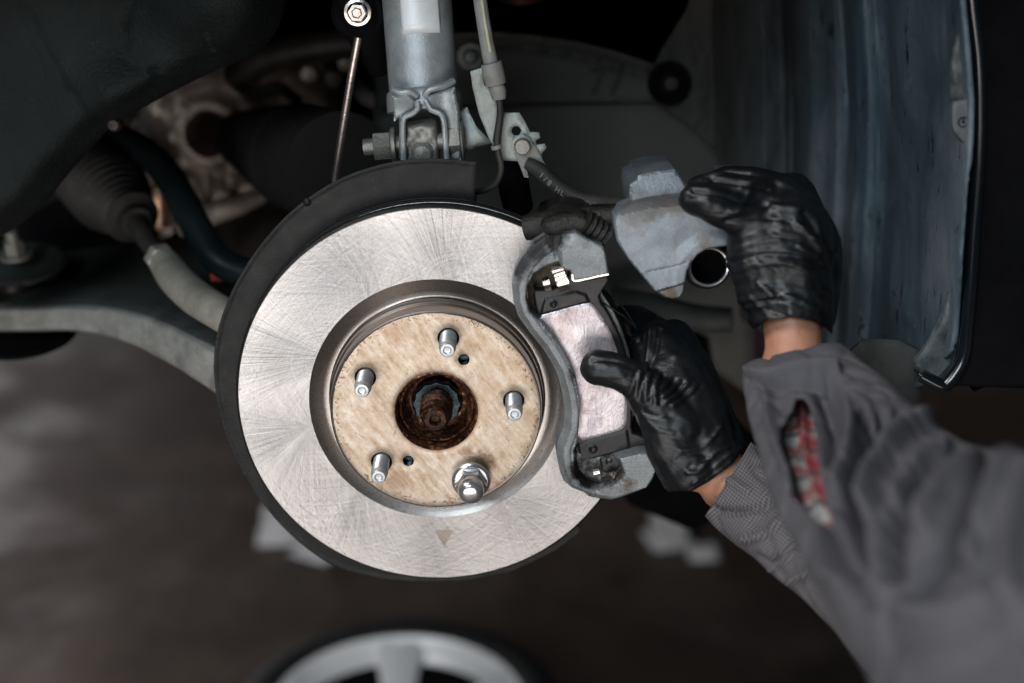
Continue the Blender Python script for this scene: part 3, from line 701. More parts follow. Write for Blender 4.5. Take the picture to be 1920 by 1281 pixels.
ring('piston_bowl', [(.0, -.012), (.0125, -.012), (.0133, -.011), (.0133, .0100)], 'black')
mk('bleed_port', *tube([at(1160, 400, -.01), at(1150, 425, -.012)], .006, 14), 'grime', cal)

# ================================================================== STRUT
strut = thing('suspension_strut', 'dusty grey suspension strut clamped to the knuckle above the disc', 'strut', tuple(at(790, 290, .06)))
Ys = .085
top, bot = at(770, -160, Ys+.03), at(797, 205, Ys)
ax = Vector(bot-top); L = ax.length
mk('strut_tube', *tube([top, (top+bot)/2, bot], [.0262, .0262, .0262], 48, .01), 'strut', strut)
mk('weld_collar', *lathe([(.0262, .0), (.0280, .002), (.0284, .006), (.0288, .016), (.0, .016)], tuple(at(794, 168, Ys)), tuple(ax), 48), 'strut', strut, 40)
mk('weld_bead', *tube([at(738, 168, .056), at(752, 174, .052), at(768, 172, .052), at(782, 180, .054)], .0026, 10), 'strut', strut)
mk('weld_bead', *tube([at(797, 180, .054), at(805, 168, .052), at(830, 162, .054), at(850, 152, .060)], .0026, 10), 'strut', strut)
# paper label following the tube
lc = at(773, 28, Ys+.01); V = []; F = []
u_ = Vector(ax).normalized(); sx = Vector((1, 0, 0)); sx = (sx-u_*sx.dot(u_)).normalized(); sy = u_.cross(sx); sy = sy if sy.y < 0 else -sy
tl = at(742, 68, .06)
q0 = top + np.array(u_)*(np.array(at(773, 68, Ys)-top)@np.array(u_))
for i in range(14):
    for k in range(17):
        a = R_(-26+k*66/16); hgt = -.10+.1*i/13
        V.append(tuple(Vector(q0)+u_*hgt+(sx*math.sin(a)+sy*math.cos(a))*.0265))
F = [(i*17+k, i*17+k+1, (i+1)*17+k+1, (i+1)*17+k) for i in range(13) for k in range(16)]
o = mk('label', V, F, 'label', strut); md = o.modifiers.new('s', 'SOLIDIFY'); md.thickness = .0004
Yc = .05
lf = xz([(735, 180), (768, 178), (779, 190), (779, 208), (768, 216), (756, 220), (757, 300), (748, 300), (748, 222), (738, 230)], Yc)
rf = xz([(798, 182), (852, 165), (861, 210), (864, 300), (838, 300), (836, 225), (830, 212), (812, 208), (800, 196)], Yc)
mk('clevis_flange', *relief(lf, lambda x, z, d: Yc+.003*np.sin(z*160), .085, .0015, (), .0022), 'strut', strut, 50)
mk('clevis_flange', *relief(rf, lambda x, z, d: Yc+.0025*np.sin(x*200), .085, .0015, (), .0022), 'strut', strut, 50)
mk('flange_lip', *tube([at(782, 190, .048), at(783, 205, .047), at(770, 215, .046), at(757, 222, .046), at(755, 250, .046), at(757, 300, .046)], .0022, 10), 'strut', strut)
mk('flange_lip', *tube([at(798, 188, .048), at(808, 206, .047), at(824, 212, .046), at(832, 225, .046), at(835, 260, .046), at(838, 300, .046)], .0022, 10), 'strut', strut)
kn = thing('steering_knuckle', 'rough dark knuckle arm clamped between the strut flanges', 'steering knuckle', tuple(at(790, 300, .07)))
kp = xz([(757, 236), (775, 233), (815, 229), (822, 250), (824, 330), (756, 330)], .055)
mk('knuckle_arm', *relief(smooth2(kp, 1), lambda x, z, d: .050+.0010*np.sin(x*500)*np.sin(z*400), .085, .0015, (), .003), 'knuckle', kn, 60)
mk('knuckle_boss', *lathe([(0, .006), (.006, .005), (.009, .002), (.010, -.01)], tuple(at(792, 287, .052)), n=24), 'knuckle', kn)
mk('knuckle_body', *lathe([(0, 0), (.045, 0), (.055, -.01), (.055, -.05), (0, -.05)], (0, .05, 0), n=32), 'knuckle', kn)
# clamp bolt
def hexbolt(a, b, rh, hh, rs, parent, nm, mat='bolt', rot=.2):
    ax = Vector(b-a).normalized()
    mk(nm, *cat(prism_at(tuple(a), tuple(ax), rh, -hh, 0, 6, rot, .0012), lathe([(rh*1.25, -.0015), (rh*1.3, .0005), (rh*1.2, .002), (0, .002)], tuple(a), tuple(-ax*-1), 28)), mat, parent, 25)
bA, bB = at(712, 274, .058), at(843, 264, .058)
axb = Vector(bB-bA).normalized()
mk('clamp_bolt', *cat(lathe([(0, -.013), (.0062, -.012), (.0065, .004), (.0065, .055)], tuple(bA), tuple(axb), 24)), 'bolt', strut)
mk('clamp_nut', *cat(prism_at(tuple(bA), tuple(axb), .0112, -.004, .009, 6, .15, .001), lathe([(.0115, .0085), (.0132, .0095), (.0130, .012), (0, .012)], tuple(bA), tuple(axb), 28)), 'bolt', strut, 25)
mk('bolt_head', *cat(prism_at(tuple(bB), tuple(axb), .0125, -.004, .009, 6, .4, .0015), lathe([(0, .0088), (.0142, .0088), (.0148, .0098), (.012, .011), (0, .011)], tuple(bB), tuple(axb), 28)), 'bolt', strut, 25)

# stabiliser link
link = thing('stabiliser_link', 'thin shiny stabiliser link rod leaning beside the strut', 'link rod', tuple(at(628, 340, .12)))
mk('link_rod', *tube([at(672, 70, .10), at(655, 165, .105), at(628, 340, .12)], .0031, 14), simple('bright_rod', (.42, .36, .34), (.5, .43, .42), .3, .9), link)
mk('joint_housing', *lathe([(0, .0), (.018, .0), (.021, -.004), (.021, -.02), (0, -.02)], tuple(at(672, 26, .10)), n=32), 'black', link)
mk('link_nut', *cat(lathe([(.0098, 0), (.0105, .001), (.0100, .0028), (.0078, .0032)], tuple(at(671, 23, .094)), n=28), prism_at(tuple(at(671, 23, .094)), (0, -1, 0), .0078, .002, .009, 6, .2, .0012)), 'spring', link, 25)
mk('socket_hole', *lathe([(.0, .0082), (.0032, .0082), (.0034, .0095), (.0042, .0097)], tuple(at(671, 23, .094)), n=6), 'black', link, 0)
mk('link_arm', *tube([at(650, -60, .12), at(668, 0, .11), at(690, 70, .115), at(715, 130, .13)], [.016, .018, .015, .01], 20), 'black', link)

# ================================================================== HOSE BRACKET, CONDUIT, HOSE
hb = thing('hose_bracket', 'galvanised hose and sensor wire bracket bolted beside the strut', 'hose bracket', tuple(at(950, 300, .05)))
Yh = .055
pl1 = xz([(882, 134), (906, 126), (937, 123), (940, 140), (928, 150), (905, 138), (908, 160), (925, 170), (938, 205), (938, 262), (920, 268), (898, 215), (886, 165)], Yh+.004)
mk('bracket_plate', *relief(pl1, lambda x, z, d: Yh+.004+.002*np.sin(z*70), Yh+.008, .002, (), .0008), 'plate', hb, 40)
pl2 = xz([(940, 212), (974, 212), (984, 228), (994, 248), (1011, 249), (1013, 259), (1004, 264), (1006, 272), (1021, 270), (1025, 278), (1016, 288), (1017, 300), (1024, 312), (1000, 318), (975, 303), (938, 301), (922, 268), (930, 240)], Yh)
hole = ellipse2(tuple(at(968, 246, Yh)[[0, 2]]), .0036, .0036, 20)
mk('bracket_plate', *relief(pl2, Yh, Yh+.0035, .002, (hole,), .0009), 'plate', hb, 40)
pl3 = xz([(968, 258), (985, 256), (1005, 275), (1015, 296), (1024, 312), (1016, 316), (1000, 308), (990, 306), (988, 320), (991, 334), (983, 333), (975, 312), (962, 285)], Yh-.004)
mk('hose_end_plate', *relief(pl3, Yh-.004, Yh-.0003, .0018, (), .0009), 'conduit', hb, 40)
pl4 = xz([(848, 216), (862, 209), (876, 203), (882, 216), (893, 236), (924, 268), (915, 271), (895, 274), (872, 285), (860, 278)], Yh+.006)
mk('gusset_plate', *relief(pl4, lambda x, z, d: Yh+.006+.004*np.sin((x-z)*90), Yh+.016, .002, (), .001), 'plate', hb, 50)
cb = tuple(at(979, 273, Yh-.004))
mk('bracket_bolt', *cat(lathe([(.0078, 0), (.0078, .001), (.0060, .0015)], cb, n=28), lathe([(.0060, .0), (.0060, .0062), (.0052, .0075), (0, .0078)], cb, n=28)), 'bolt', hb, 30)
cond = thing('sensor_cable', 'grey wheel sensor cable with a yellow stripe running down to a thin lead', 'cable', tuple(at(933, 300, .05)))
cpth = [at(893, -60, .07), at(903, 20, .062), at(913, 80, .056), at(924, 135, .05)]
mk('conduit', *tube(cpth, [.0050, .0050, .0052, .0056], 20), 'conduit', cond)
mk('stripe', *tube([p+np.array([.0012, -.0049, .0008]) for p in cpth[:3]]+[cpth[2]+(cpth[3]-cpth[2])*.35+np.array([.0012, -.0051, .0008])], .0011, 8), 'yellow', cond)
mk('clamp_sleeve', *tube([at(921, 118, .05), at(926, 140, .05), at(930, 158, .05)], [.0078, .0080, .0078], 24), 'conduit', cond, 60)
mk('grommet', *tube([at(930, 158, .05), at(934, 172, .05), at(936, 186, .05)], [.0055, .0062, .0050], 20), 'conduit', cond)
mk('thin_lead', *tube([at(936, 184, .05), at(938, 215, .047), at(932, 262, .045), at(934, 285, .045), at(940, 315, .046), at(930, 345, .05), at(905, 358, .055), at(884, 360, .06)], [.0024, .0027, .0031, .0024, .0023, .0023, .0023, .0023], 12), 'hose', cond)
mk('lead_clip', *tube([at(930, 272, .045), at(932, 279, .045)], .0041, 16), 'conduit', cond)
mk('lead_plug', *tube([at(888, 362, .058), at(885, 385, .058)], .0032, 12), 'conduit', cond)
hs = thing('brake_hose', 'black rubber brake hose with white print curving to the caliper', 'brake hose', tuple(at(1100, 380, .03)))
hpx = [(988, 306, .05), (1010, 318, .046), (1045, 350, .036), (1085, 373, .026), (1130, 382, .016), (1175, 385, .0)]
hpt = [at(x, y, Y) for x, y, Y in hpx]
mk('rubber_hose', *tube(hpt, [.0046, .0058, .0062, .0062, .006, .0058], 20), 'hose', hs)
def hose_text(s, px0, px1, size):
    P = smooth_path(hpt, .0005); Q = project(P); k0 = np.argmin(np.linalg.norm(Q-np.array(px0), axis=1)); k1 = np.argmin(np.linalg.norm(Q-np.array(px1), axis=1))
    parts = []
    for i, ch in enumerate(s):
        if ch == ' ': continue
        k = int(k0+(k1-k0)*i/max(1, len(s)-1)); k = min(max(k, 2), len(P)-3); t = Vector(P[k+2]-P[k-2]).normalized()
        view = (Vector(CAM)-Vector(P[k])).normalized(); up = view.cross(t).normalized(); nrm = t.cross(up).normalized()
        nrm = (nrm*.93-up*.30).normalized(); up = nrm.cross(t).normalized()
        M = Matrix.Translation(Vector(P[k])+nrm*.0063) @ Matrix((t, up, nrm)).transposed().to_4x4()
        parts.append(text_mesh(ch, size, .0001, M))
    return cat(*parts)
mk('printed_text', *hose_text('1/8 HL', (1022, 330), (1062, 362), .0062), 'conduit', hs, 0)
mk('printed_text', *hose_text('DOT', (1096, 377), (1122, 382), .0062), 'conduit', hs, 0)
mk('dark_tube', *tube([at(960, 290, .09), at(962, 340, .09), at(972, 390, .1)], [.008, .012, .012], 16), 'black', hs)

# ================================================================== LOWER LEFT SUSPENSION
arm = thing('control_arm', 'grey dusty lower control arm running in behind the brake disc', 'control arm', tuple(at(200, 600, .18)))
edge = [(-60, 578, .30), (60, 576, .27), (160, 574, .23), (250, 588, .19), (320, 615, .15), (380, 648, .11), (440, 690, .08)]
def ribbon(path, h, t, name, mat, parent, drop=0):
    P = smooth_path([at(x, y, Y) for x, y, Y in path], .006); V = []; F = []
    hh = np.interp(np.linspace(0, 1, len(P)), np.linspace(0, 1, len(h)), h)
    T = np.gradient(P, axis=0); sd_ = np.cross(T, [0, 0, 1]); sd_ /= np.linalg.norm(sd_, axis=1)[:, None]
    sd_ *= np.sign(sd_[:, 1:2])
    sec = [(-.3, 0), (-.05, .004), (0, .012), (0, .88), (-.05, .97), (-.3, 1)]
    prof = [(.0, .0), (-.0035, .10), (-.004, .5), (-.0035, .9), (0, 1), (t, 1), (t, 0)]
    for p, q, s_ in zip(P, hh, sd_):
        for a, b in prof: V.append(p+s_*a-np.array([0, 0, 1])*q*b)
    n = len(prof)
    for i in range(len(P)-1):
        for k in range(n): F.append((i*n+k, i*n+(k+1) % n, (i+1)*n+(k+1) % n, (i+1)*n+k))
    F += [tuple(range(n)), tuple(range(len(V)-n, len(V)))[::-1]]
    mk(name, V, F, mat, parent, 50)
ribbon(edge, [.024, .024, .024, .027, .033, .036, .036], .012, 'arm_rim', 'arm', arm)
P = smooth_path([at(x, y, Y) for x, y, Y in edge], .01); V = []; F = []
m_ = 14
for i, p in enumerate(P):
    for k in range(m_):
        t = k/(m_-1); q = p + np.array([.02*t, .20*t, .004*math.sin(t*9)+.012*t]); V.append(q-np.array([0, 0, .001]))
for i in range(len(P)-1):
    for k in range(m_-1): F.append((i*m_+k, i*m_+k+1, (i+1)*m_+k+1, (i+1)*m_+k))
o = mk('arm_web', V, F, 'armtop', arm); md = o.modifiers.new('s', 'SOLIDIFY'); md.thickness = .01
bc = at(30, 545, .33)
mk('bushing', *lathe([(.0, .012), (.014, .012), (.016, .006), (.030, .004), (.033, .008), (.037, .008), (.038, 0), (.038, -.02), (0, -.02)], tuple(bc), (0, -.25, 1), 40), 'engdark', arm, 40)
mk('bushing_plate', *lathe([(0, .003), (.042, .0025), (.044, .0), (.042, -.002), (0, -.002)], tuple(at(40, 497, .36)), (0, -.25, 1), 40), 'armtop', arm, 40)
mk('bushing_bolt', *cat(prism_at(tuple(at(30, 478, .35)), (0, -.2, 1), .010, 0, .015, 6, .2, .001), lathe([(.0065, 0), (.0065, .026), (0, .027)], tuple(at(30, 478, .35)), (0, -.2, 1), 20), lathe([(0, .002), (.016, .002), (.016, -.001), (0, -.001)], tuple(at(30, 478, .35)), (0, -.2, 1), 24)), 'knuckle', arm, 25)
mk('under_plate', *lathe([(0, .004), (.05, .003), (.052, 0), (.05, -.002), (0, -.002)], tuple(at(40, 632, .30)), (0, -.1, 1), 40), 'black', arm, 40)
mk('under_bolt', *prism_at(tuple(at(30, 640, .30)), (0, 0, -1), .011, 0, .010, 6, .2, .001), 'redboot', arm, 20)

tr = thing('tie_rod', 'tan dusty tie rod with a ribbed black rubber boot', 'tie rod', tuple(at(300, 480, .2)))
b0, b1 = at(165, 318, .36), at(248, 408, .27); Lb = np.linalg.norm(b1-b0)
pr = [(0, 0)]
for k in range(29):
    t = k/28; pr.append(((.036-.014*sstep(np.array(t), .45, 1.0))+.0034*math.cos(k*math.pi), t*Lb))
pr += [(.014, Lb+.003), (.013, Lb+.008), (0, Lb+.008)]
mk('rubber_boot', *lathe([(float(a), float(b)) for a, b in pr], tuple(b0), tuple(b1-b0), 44), 'rubber', tr, 60)
mk('inner_rod', *tube([b1, at(276, 452, .235), at(305, 490, .20)], [.010, .0085, .0085], 20), 'darkrod', tr)
mk('boot_clamp', *tube([at(243, 403, .275), at(256, 418, .262)], [.0170, .0150], 24), 'darkrod', tr, 30)
mk('lock_nut', *prism_at(tuple(at(298, 482, .206)), tuple(at(315, 500, .185)-at(298, 482, .206)), .0135, 0, .012, 6, .3, .001), 'tierod', tr, 20)
mk('outer_rod', *tube([at(308, 492, .198), at(330, 522, .17), at(365, 556, .135), at(410, 585, .10), at(470, 620, .07)], [.0135, .0150, .0150, .0145, .014], 24), 'tierod', tr)
mk('thread_band', *tube([at(291, 476, .21), at(298, 483, .205)], .0095, 20), 'spring', tr)

ab = tag(mk('anti_roll_bar', *tube([at(60, 200, .44), at(150, 232, .40), at(230, 262, .36), at(295, 305, .31), at(338, 368, .27), at(368, 425, .24), at(400, 478, .22), at(440, 505, .21), at(500, 520, .20)], .0140, 28), 'antiroll'), 'glossy blue black anti-roll bar arching over the tie rod', 'anti-roll bar')

# engine and gearbox, well out of focus
en = thing('gearbox', 'out of focus cast aluminium gearbox housing behind the suspension', 'gearbox', tuple(at(400, 480, .55)))
Ye = .58
gb = xz([(230, 300), (250, 220), (300, 160), (400, 120), (520, 120), (620, 90), (640, 300), (600, 420), (500, 440), (400, 420), (340, 470), (280, 450), (250, 380)], Ye)
gc = at(397, 246, Ye)[[0, 2]]
def yg(x, z, d):
    q = np.hypot(x-gc[0], z-gc[1]); y = np.full(len(x), Ye); y -= .018*np.exp(-((q-.036)/.007)**2)+.010*np.exp(-((q-.062)/.006)**2); y += .05*sstep(q, .028, .020)
    an = np.arctan2(z-gc[1], x-gc[0]); y -= .012*sstep(np.cos(an*9), .80, .97)*sstep(q, .05, .06)
    y += vn(x, z); return y
def vn(x, z): return .008*np.sin(x*60+z*20)*np.cos(z*75)
mk('housing', *relief(smooth2(gb, 1), yg, Ye+.1, .005, (), .01), 'engine', en, 60)
mk('seal_ring', *lathe([(.027, 0), (.028, .012), (.036, .013), (.038, 0)], (gc[0], Ye-.008, gc[1]), n=40), 'engine', en)
mk('rib', *tube([at(345, 425, .50), at(390, 402, .48), at(440, 385, .48), at(490, 368, .5)], [.012, .013, .012, .008], 14), 'engine', en)
mk('rib', *tube([at(432, 330, .53), at(445, 395, .52)], .007, 12), 'engine', en)
mk('rib', *tube([at(386, 325, .53), at(388, 390, .52)], .007, 12), 'engine', en)
mk('boss', *lathe([(0, .01), (.008, .009), (.010, 0), (.012, -.03)], tuple(at(462, 190, .55)), n=20), 'engine', en)
mk('plug', *tube([at(298, 350, .42), at(298, 375, .42), at(302, 425, .42)], [.009, .011, .010], 16), simple('bronze', (.5, .28, .16), (.62, .45, .34), .35, .8), en)
mk('side_cover', *tube([at(150, 265, .55), at(210, 280, .52), at(262, 330, .5), at(290, 420, .5)], [.02, .022, .02, .016], 16), 'engine', en)
mk('upper_pipe', *tube([at(440, 150, .5), at(500, 110, .48), at(620, 85, .46), at(760, 80, .46)], .016, 16), 'engdark', en)
for (x, y) in ((580, 140), (625, 150), (650, 120)):
    mk('boss', *lathe([(0, .006), (.008, .005), (.009, -.02)], tuple(at(x, y, .48)), n=16), 'engine', en)
mk('pipe_end', *tube([at(665, 160, .4), at(690, 185, .38), at(720, 195, .37)], .008, 14), 'engine', en)
for (x, y, rr) in ((345, 205, .008), (350, 300, .007), (440, 305, .007), (470, 250, .006), (330, 255, .006), (300, 205, .007), (505, 175, .008)):
    mk('housing_bolt', *cat(prism_at(tuple(at(x, y, .565)), (0, -1, 0), rr, 0, .012, 6, .3, .001), lathe([(0, .001), (rr*1.5, .001), (rr*1.5, -.01)], tuple(at(x, y, .565)), n=18)), 'engine', en, 25)
mk('bracket_arm', *relief(xz([(262, 330), (285, 318), (300, 345), (318, 395), (322, 440), (300, 448), (282, 410)], .5), .5, .52, .006, (), .004), 'engine', en, 40)
mk('wiring', *tube([at(430, 150, .5), at(470, 175, .47), at(520, 165, .46), at(560, 190, .45)], .006, 10), 'engdark', en)
ds = thing('drive_shaft', 'dark rusty drive shaft with a large black boot in shadow', 'drive shaft', tuple(at(540, 400, .3)))
mk('shaft', *tube([at(395, 240, .60), at(450, 262, .5), at(520, 285, .42)], [.017, .015, .015], 20), 'redboot', ds)
pr = [(0, 0)]; c0, c1 = at(455, 262, .47), at(640, 320, .22); Ld = np.linalg.norm(c1-c0)
for k in range(23):
    t = k/22; pr.append((.026+.022*min(1, t*1.6)+.0035*math.cos(k*math.pi), t*Ld))
pr.append((0, Ld)); mk('shaft_boot', *lathe(pr, tuple(c0), tuple(c1-c0), 40), simple('matt_black_boot', (.0015, .001, .001), (.004, .002, .002), .8), ds, 60)
sf = thing('subframe', 'dark subframe member behind the lower suspension', 'subframe', tuple(at(420, 460, .5)))
mk('cross_member', *tube([at(300, 450, .62), at(420, 440, .58), at(560, 450, .5), at(700, 470, .45)], [.03, .035, .04, .04], 18), 'engdark', sf)
mk('side_member', *relief(xz([(-200, 380), (60, 400), (180, 330), (260, 440), (300, 500), (240, 560), (120, 520), (-200, 520)], .45), .45, .6, .02, (), .01), 'black', sf, 40)
mk('red_tag', *box(tuple(at(407, 517, .24)), .012, .004, .010, .001), 'rosehose', sf)

# ================================================================== WHEEL ARCH
la = thing('front_arch_liner', 'dark crinkled wheel arch liner filling the upper left corner', 'arch liner', tuple(at(0, 300, .12)))
Yl = .10
lp = [(560, -160), (538, -20), (527, 38), (505, 78), (470, 105), (440, 121), (395, 138), (350, 160), (290, 190), (230, 225), (205, 243), (190, 246), (150, 288), (100, 345), (58, 402), (0, 448), (-120, 520), (-320, 560), (-320, -160)]
LP = smooth2(xz(lp, Yl), 1); low_edge = np.array(xz(lp[:17], Yl))
def ylin(x, z, d):
    P = np.c_[x, z]; de = seg_dist(P, low_edge, False)
    y = Yl+.0-.045*sstep(de, .16, .0)*0+.03*sstep(de, .02, 0)
    Q = project(np.c_[x, np.full(len(x), Yl), z])
    for pl, w, dep in (([(245, 0), (232, 80), (238, 110), (285, 128), (340, 126), (400, 110)], 5, .006), ([(405, 60), (408, 100)], 4, .010), ([(425, 82), (462, 100)], 4, .009), ([(50, 20), (80, 110), (140, 175), (140, 200), (200, 235)], 9, .004), ([(195, 195), (215, 208), (250, 190), (290, 160), (300, 150)], 5, .006), ([(410, 125), (440, 115), (465, 142)], 4, .008)):
        y += dep*np.exp(-(seg_dist(Q, smooth2(pl, 2, False), False)/w)**2)
    y -= .06*np.exp(-((Q[:, 0]-440)**2/120**2+(Q[:, 1]+10)**2/110**2))
    y -= .02*np.exp(-((Q[:, 0]-250)**2/90**2+(Q[:, 1]-170)**2/60**2))
    y += .002*np.sin(x*40+2)*np.sin(z*35)+.0008*np.sin(x*110+z*90)
    return y
mk('liner_skin', *relief(LP, ylin, lambda x, z, d: ylin(x, z, d)+.006, .005, (), .003), 'arch', la, 60)
mk('liner_clip', *lathe([(0, .004), (.004, .003), (.006, 0), (.006, -.006)], tuple(at(214, 234, .125)), n=20), 'engdark', la)

ip = thing('inner_arch_panel', 'dark brown grey inner panel embossed with the number 77 behind the hose', 'inner panel', tuple(at(1080, 560, .36)))
Yi = .36
up = xz([(700, 70), (850, 62), (930, 60), (1000, 66), (1080, 78), (1150, 95), (1230, 122), (1300, 150), (1300, 195), (1180, 194), (1000, 197), (850, 200), (700, 205)], Yi)
UP = np.array(xz([(700, 70), (850, 62), (930, 60), (1000, 66), (1080, 78), (1150, 95), (1230, 122), (1300, 150)], Yi))
mk('upper_panel', *relief(up, lambda x, z, d: Yi-.008*np.exp(-(seg_dist(np.c_[x, z], UP, False)/.005)**2)+.004*np.exp(-((seg_dist(np.c_[x, z], UP, False)-.013)/.003)**2), Yi+.02, .004, (), .003), 'panel', ip, 50)
lowp = xz([(700, 209), (850, 204), (1000, 201), (1180, 198), (1420, 198), (1420, 760), (1340, 700), (1320, 640), (1290, 600), (1150, 620), (900, 620), (700, 600)], Yi)
mk('lower_panel', *relief(lowp, lambda x, z, d: Yi+.004+.006*sstep(x, .05, .2)+.003*np.sin(x*25), Yi+.03, .008, (), .004), 'panel', ip, 50)
M = Matrix.Translation(Vector(at(1137, 156, Yi-.0005))) @ Matrix(((1, 0, 0), (0, 0, -1), (0, 1, 0))).to_4x4()
mk('embossed_number', *text_mesh('77', .036, .0032, M), simple('dark_emboss', (.020, .021, .019), (.034, .034, .031), .7), ip, 0)  # digits coloured darker than the panel so that they stand out
mk('panel_rivet', *lathe([(.0, .008), (.005, .0075), (.0075, .005), (.0085, .001), (.012, .0008), (.0125, -.002)], tuple(at(882, 106, Yi-.001)), n=28), 'plate', ip)
mk('red_cap', *lathe([(0, .01), (.02, .008), (.024, 0)], tuple(at(975, -8, .34)), (0, -.3, 1), 24), 'redboot', ip)
# body above and behind, in shadow
bs = thing('inner_wing', 'black underbody filling the top of the wheel arch', 'inner wing', tuple(at(1000, 100, .5)))
mk('wing_skin', *relief(xz([(-400, -500), (2600, -500), (2600, 700), (1500, 560), (900, 380), (700, 400), (560, 280), (300, 100), (-400, 300)], .75), .75, .78, .05, (), .0), 'black', bs, 0)
mk('wing_ledge', *box(tuple(at(900, -260, .35)), 1.6, .9, .02), 'black', bs, 0)

# rear liner: a folded curtain from the inner panel out to the wing edge
rl = thing('rear_arch_liner', 'dusty blue ribbed wheel arch liner hanging behind the hands', 'arch liner', tuple(at(1600, 690, .1)))
secx = [(1225, .345), (1290, .335), (1340, .335), (1400, .30), (1440, .275), (1470, .285), (1490, .285), (1530, .235), (1560, .22), (1580, .20), (1600, .20), (1618, .165), (1640, .155), (1662, .155), (1680, .135), (1700, .10), (1740, .055), (1780, .015), (1812, -.025), (1835, -.05)]
SXp = np.array([s[0] for s in secx]); SYp = np.array([s[1] for s in secx])
def liner_y(px, py):
    y = np.interp(px, SXp, SYp)
    for c0, w, a in ((1497, 9, .010), (1600, 10, -.006), (1650, 30, -.014), (1745, 16, .004)):
        cc = c0+8*np.sin((py-300)/300.)
        y = y+a*np.exp(-((px-cc)/w)**2)
    return y
def liner_bottom(px):
    return np.interp(px, [1225, 1290, 1345, 1360, 1400, 1500, 1560, 1596, 1633, 1648, 1656, 1672, 1707, 1728, 1768, 1792, 1815, 1840], [190, 230, 280, 340, 600, 650, 668, 680, 688, 678, 662, 661, 677, 703, 728, 716, 672, 640])
def liner_top(px): return np.interp(px, [1225, 1240, 1290, 1320, 1400, 1840], [130, 95, 20, -60, -250, -250])
def liner_edge(py): return np.interp(py, [-260, -50, 100, 190, 300, 420, 540, 620, 690, 730], [1770, 1797, 1812, 1819, 1817, 1810, 1803, 1798, 1788, 1768])
nx, nz = 170, 130; V = []; F = []
for i in range(nx):
    u = i/(nx-1); px0 = 1225+(1838-1225)*u; t0, t1 = float(liner_top(px0)), float(liner_bottom(px0))
    for j in range(nz):
        py = t0+(t1-t0)*j/(nz-1); px = 1225+(float(liner_edge(py))-1225)*u
        lean = 10*math.sin((py-330)/330.)*max(0, (px-1430)/400)
        Y = float(liner_y(px0+lean, py)) + .004*mnoise.noise(Vector((px/60, py/90, 0))) + .0012*mnoise.noise(Vector((px/14, py/22, 4)))
        V.append(at(px, py, Y))
F = [(i*nz+j, i*nz+j+1, (i+1)*nz+j+1, (i+1)*nz+j) for i in range(nx-1) for j in range(nz-1)]
o = mk('liner_curtain', V, F, 'liner', rl, 60); md = o.modifiers.new('s', 'SOLIDIFY'); md.thickness = .003; md.offset = 1
mk('liner_screw', *cat(lathe([(.0, .006), (.006, .0055), (.008, .003), (.009, 0)], tuple(at(1258, 156, .33)), n=24)), 'engdark', rl)
mk('screw_dish', *lathe([(.009, .001), (.012, .0), (.017, .005), (.020, .005), (.021, -.004)], tuple(at(1256, 157, .335)), n=36), 'black', rl)
# shell of liner near the wing edge, pale and scuffed
rim2 = [(1796, -40), (1800, 60), (1787, 110), (1786, 190), (1800, 230), (1822, 300), (1832, 240), (1824, 176), (1812, 110), (1806, 40), (1806, -40)]
Yr = -.034
mk('scuffed_flange', *relief(xz(rim2, Yr), lambda x, z, d: Yr+.002*np.sin(z*200), Yr+.006, .002, (), .0015), simple('scuffed_plastic', (.03, .035, .037), (.11, .115, .115), .7, 0, 120, .5, .001, 300), rl, 50)
lowr = [(1712, 682), (1740, 655), (1768, 600), (1786, 540), (1800, 540), (1806, 600), (1800, 660), (1780, 712), (1768, 722), (1730, 702)]
mk('scuffed_flange', *relief(smooth2(xz(lowr, -.035), 1), lambda x, z, d: -.035+.002*np.sin(z*150), -.028, .002, (), .0015), simple('scuffed_plastic_low', (.03, .038, .042), (.12, .14, .15), .6, 0, 60, .5, .001, 300), rl, 50)
clip = [(1787, 200), (1790, 192), (1819, 186), (1820, 276), (1814, 274), (1790, 248), (1787, 230)]
mk('retaining_clip', *relief(xz(clip, Yr-.008), Yr-.008, Yr-.002, .0015, (), .001), simple('grey_clip', (.07, .08, .085), (.11, .12, .125), .6), rl, 40)
cc = at(1806, 229, Yr-.0085)
mk('clip_mark', *cat(lathe([(.0030, .0), (.0030, .0006), (.0035, .0006), (.0035, 0)], tuple(cc), n=28), box((cc[0], cc[1]-.0002, cc[2]+.0012), .0005, .0008, .0026), box((cc[0]+.0002, cc[1]-.0002, cc[2]-.0002), .0022, .0008, .0005)), 'black', rl, 30)

wing = thing('wing_edge', 'glossy black wing edge framing the right side of the arch', 'car wing', tuple(at(1800, 720, -.06)))
we = [(1812, -120, -.03), (1822, 0, -.03), (1834, 100, -.032), (1838, 190, -.034), (1836, 300, -.037), (1828, 420, -.042), (1820, 540, -.048), (1813, 620, -.052), (1808, 668, -.055), (1794, 698, -.057), (1774, 722, -.058), (1762, 722, -.058), (1728, 704, -.055)]
wp = [at(x, y, Y) for x, y, Y in we]
mk('rolled_edge', *tube(wp, .0048, 16), 'paint', wing)
Pf_ = smooth_path(wp, .006); Qf = project(Pf_); V = []; F = []
for p, q in zip(Pf_, Qf):
    inn = np.array(at(float(liner_edge(q[1]))-2 if q[1] < 700 else q[0]-14, q[1]-(0 if q[1] < 690 else 8), p[1]+.008))
    for k, (t, dy) in enumerate(((0, .006), (.12, -.001), (.5, -.0025), (.85, .0005), (1, .003))): V.append(inn*(1-t)+p*t+np.array([0, dy-.004*(1-t), 0]))
F = [(i*5+k, i*5+k+1, (i+1)*5+k+1, (i+1)*5+k) for i in range(len(Pf_)-1) for k in range(4)]
o = mk('flange_strip', V, F, 'paint', wing, 60); md = o.modifiers.new('s', 'SOLIDIFY'); md.thickness = .0015
V = []; F = []
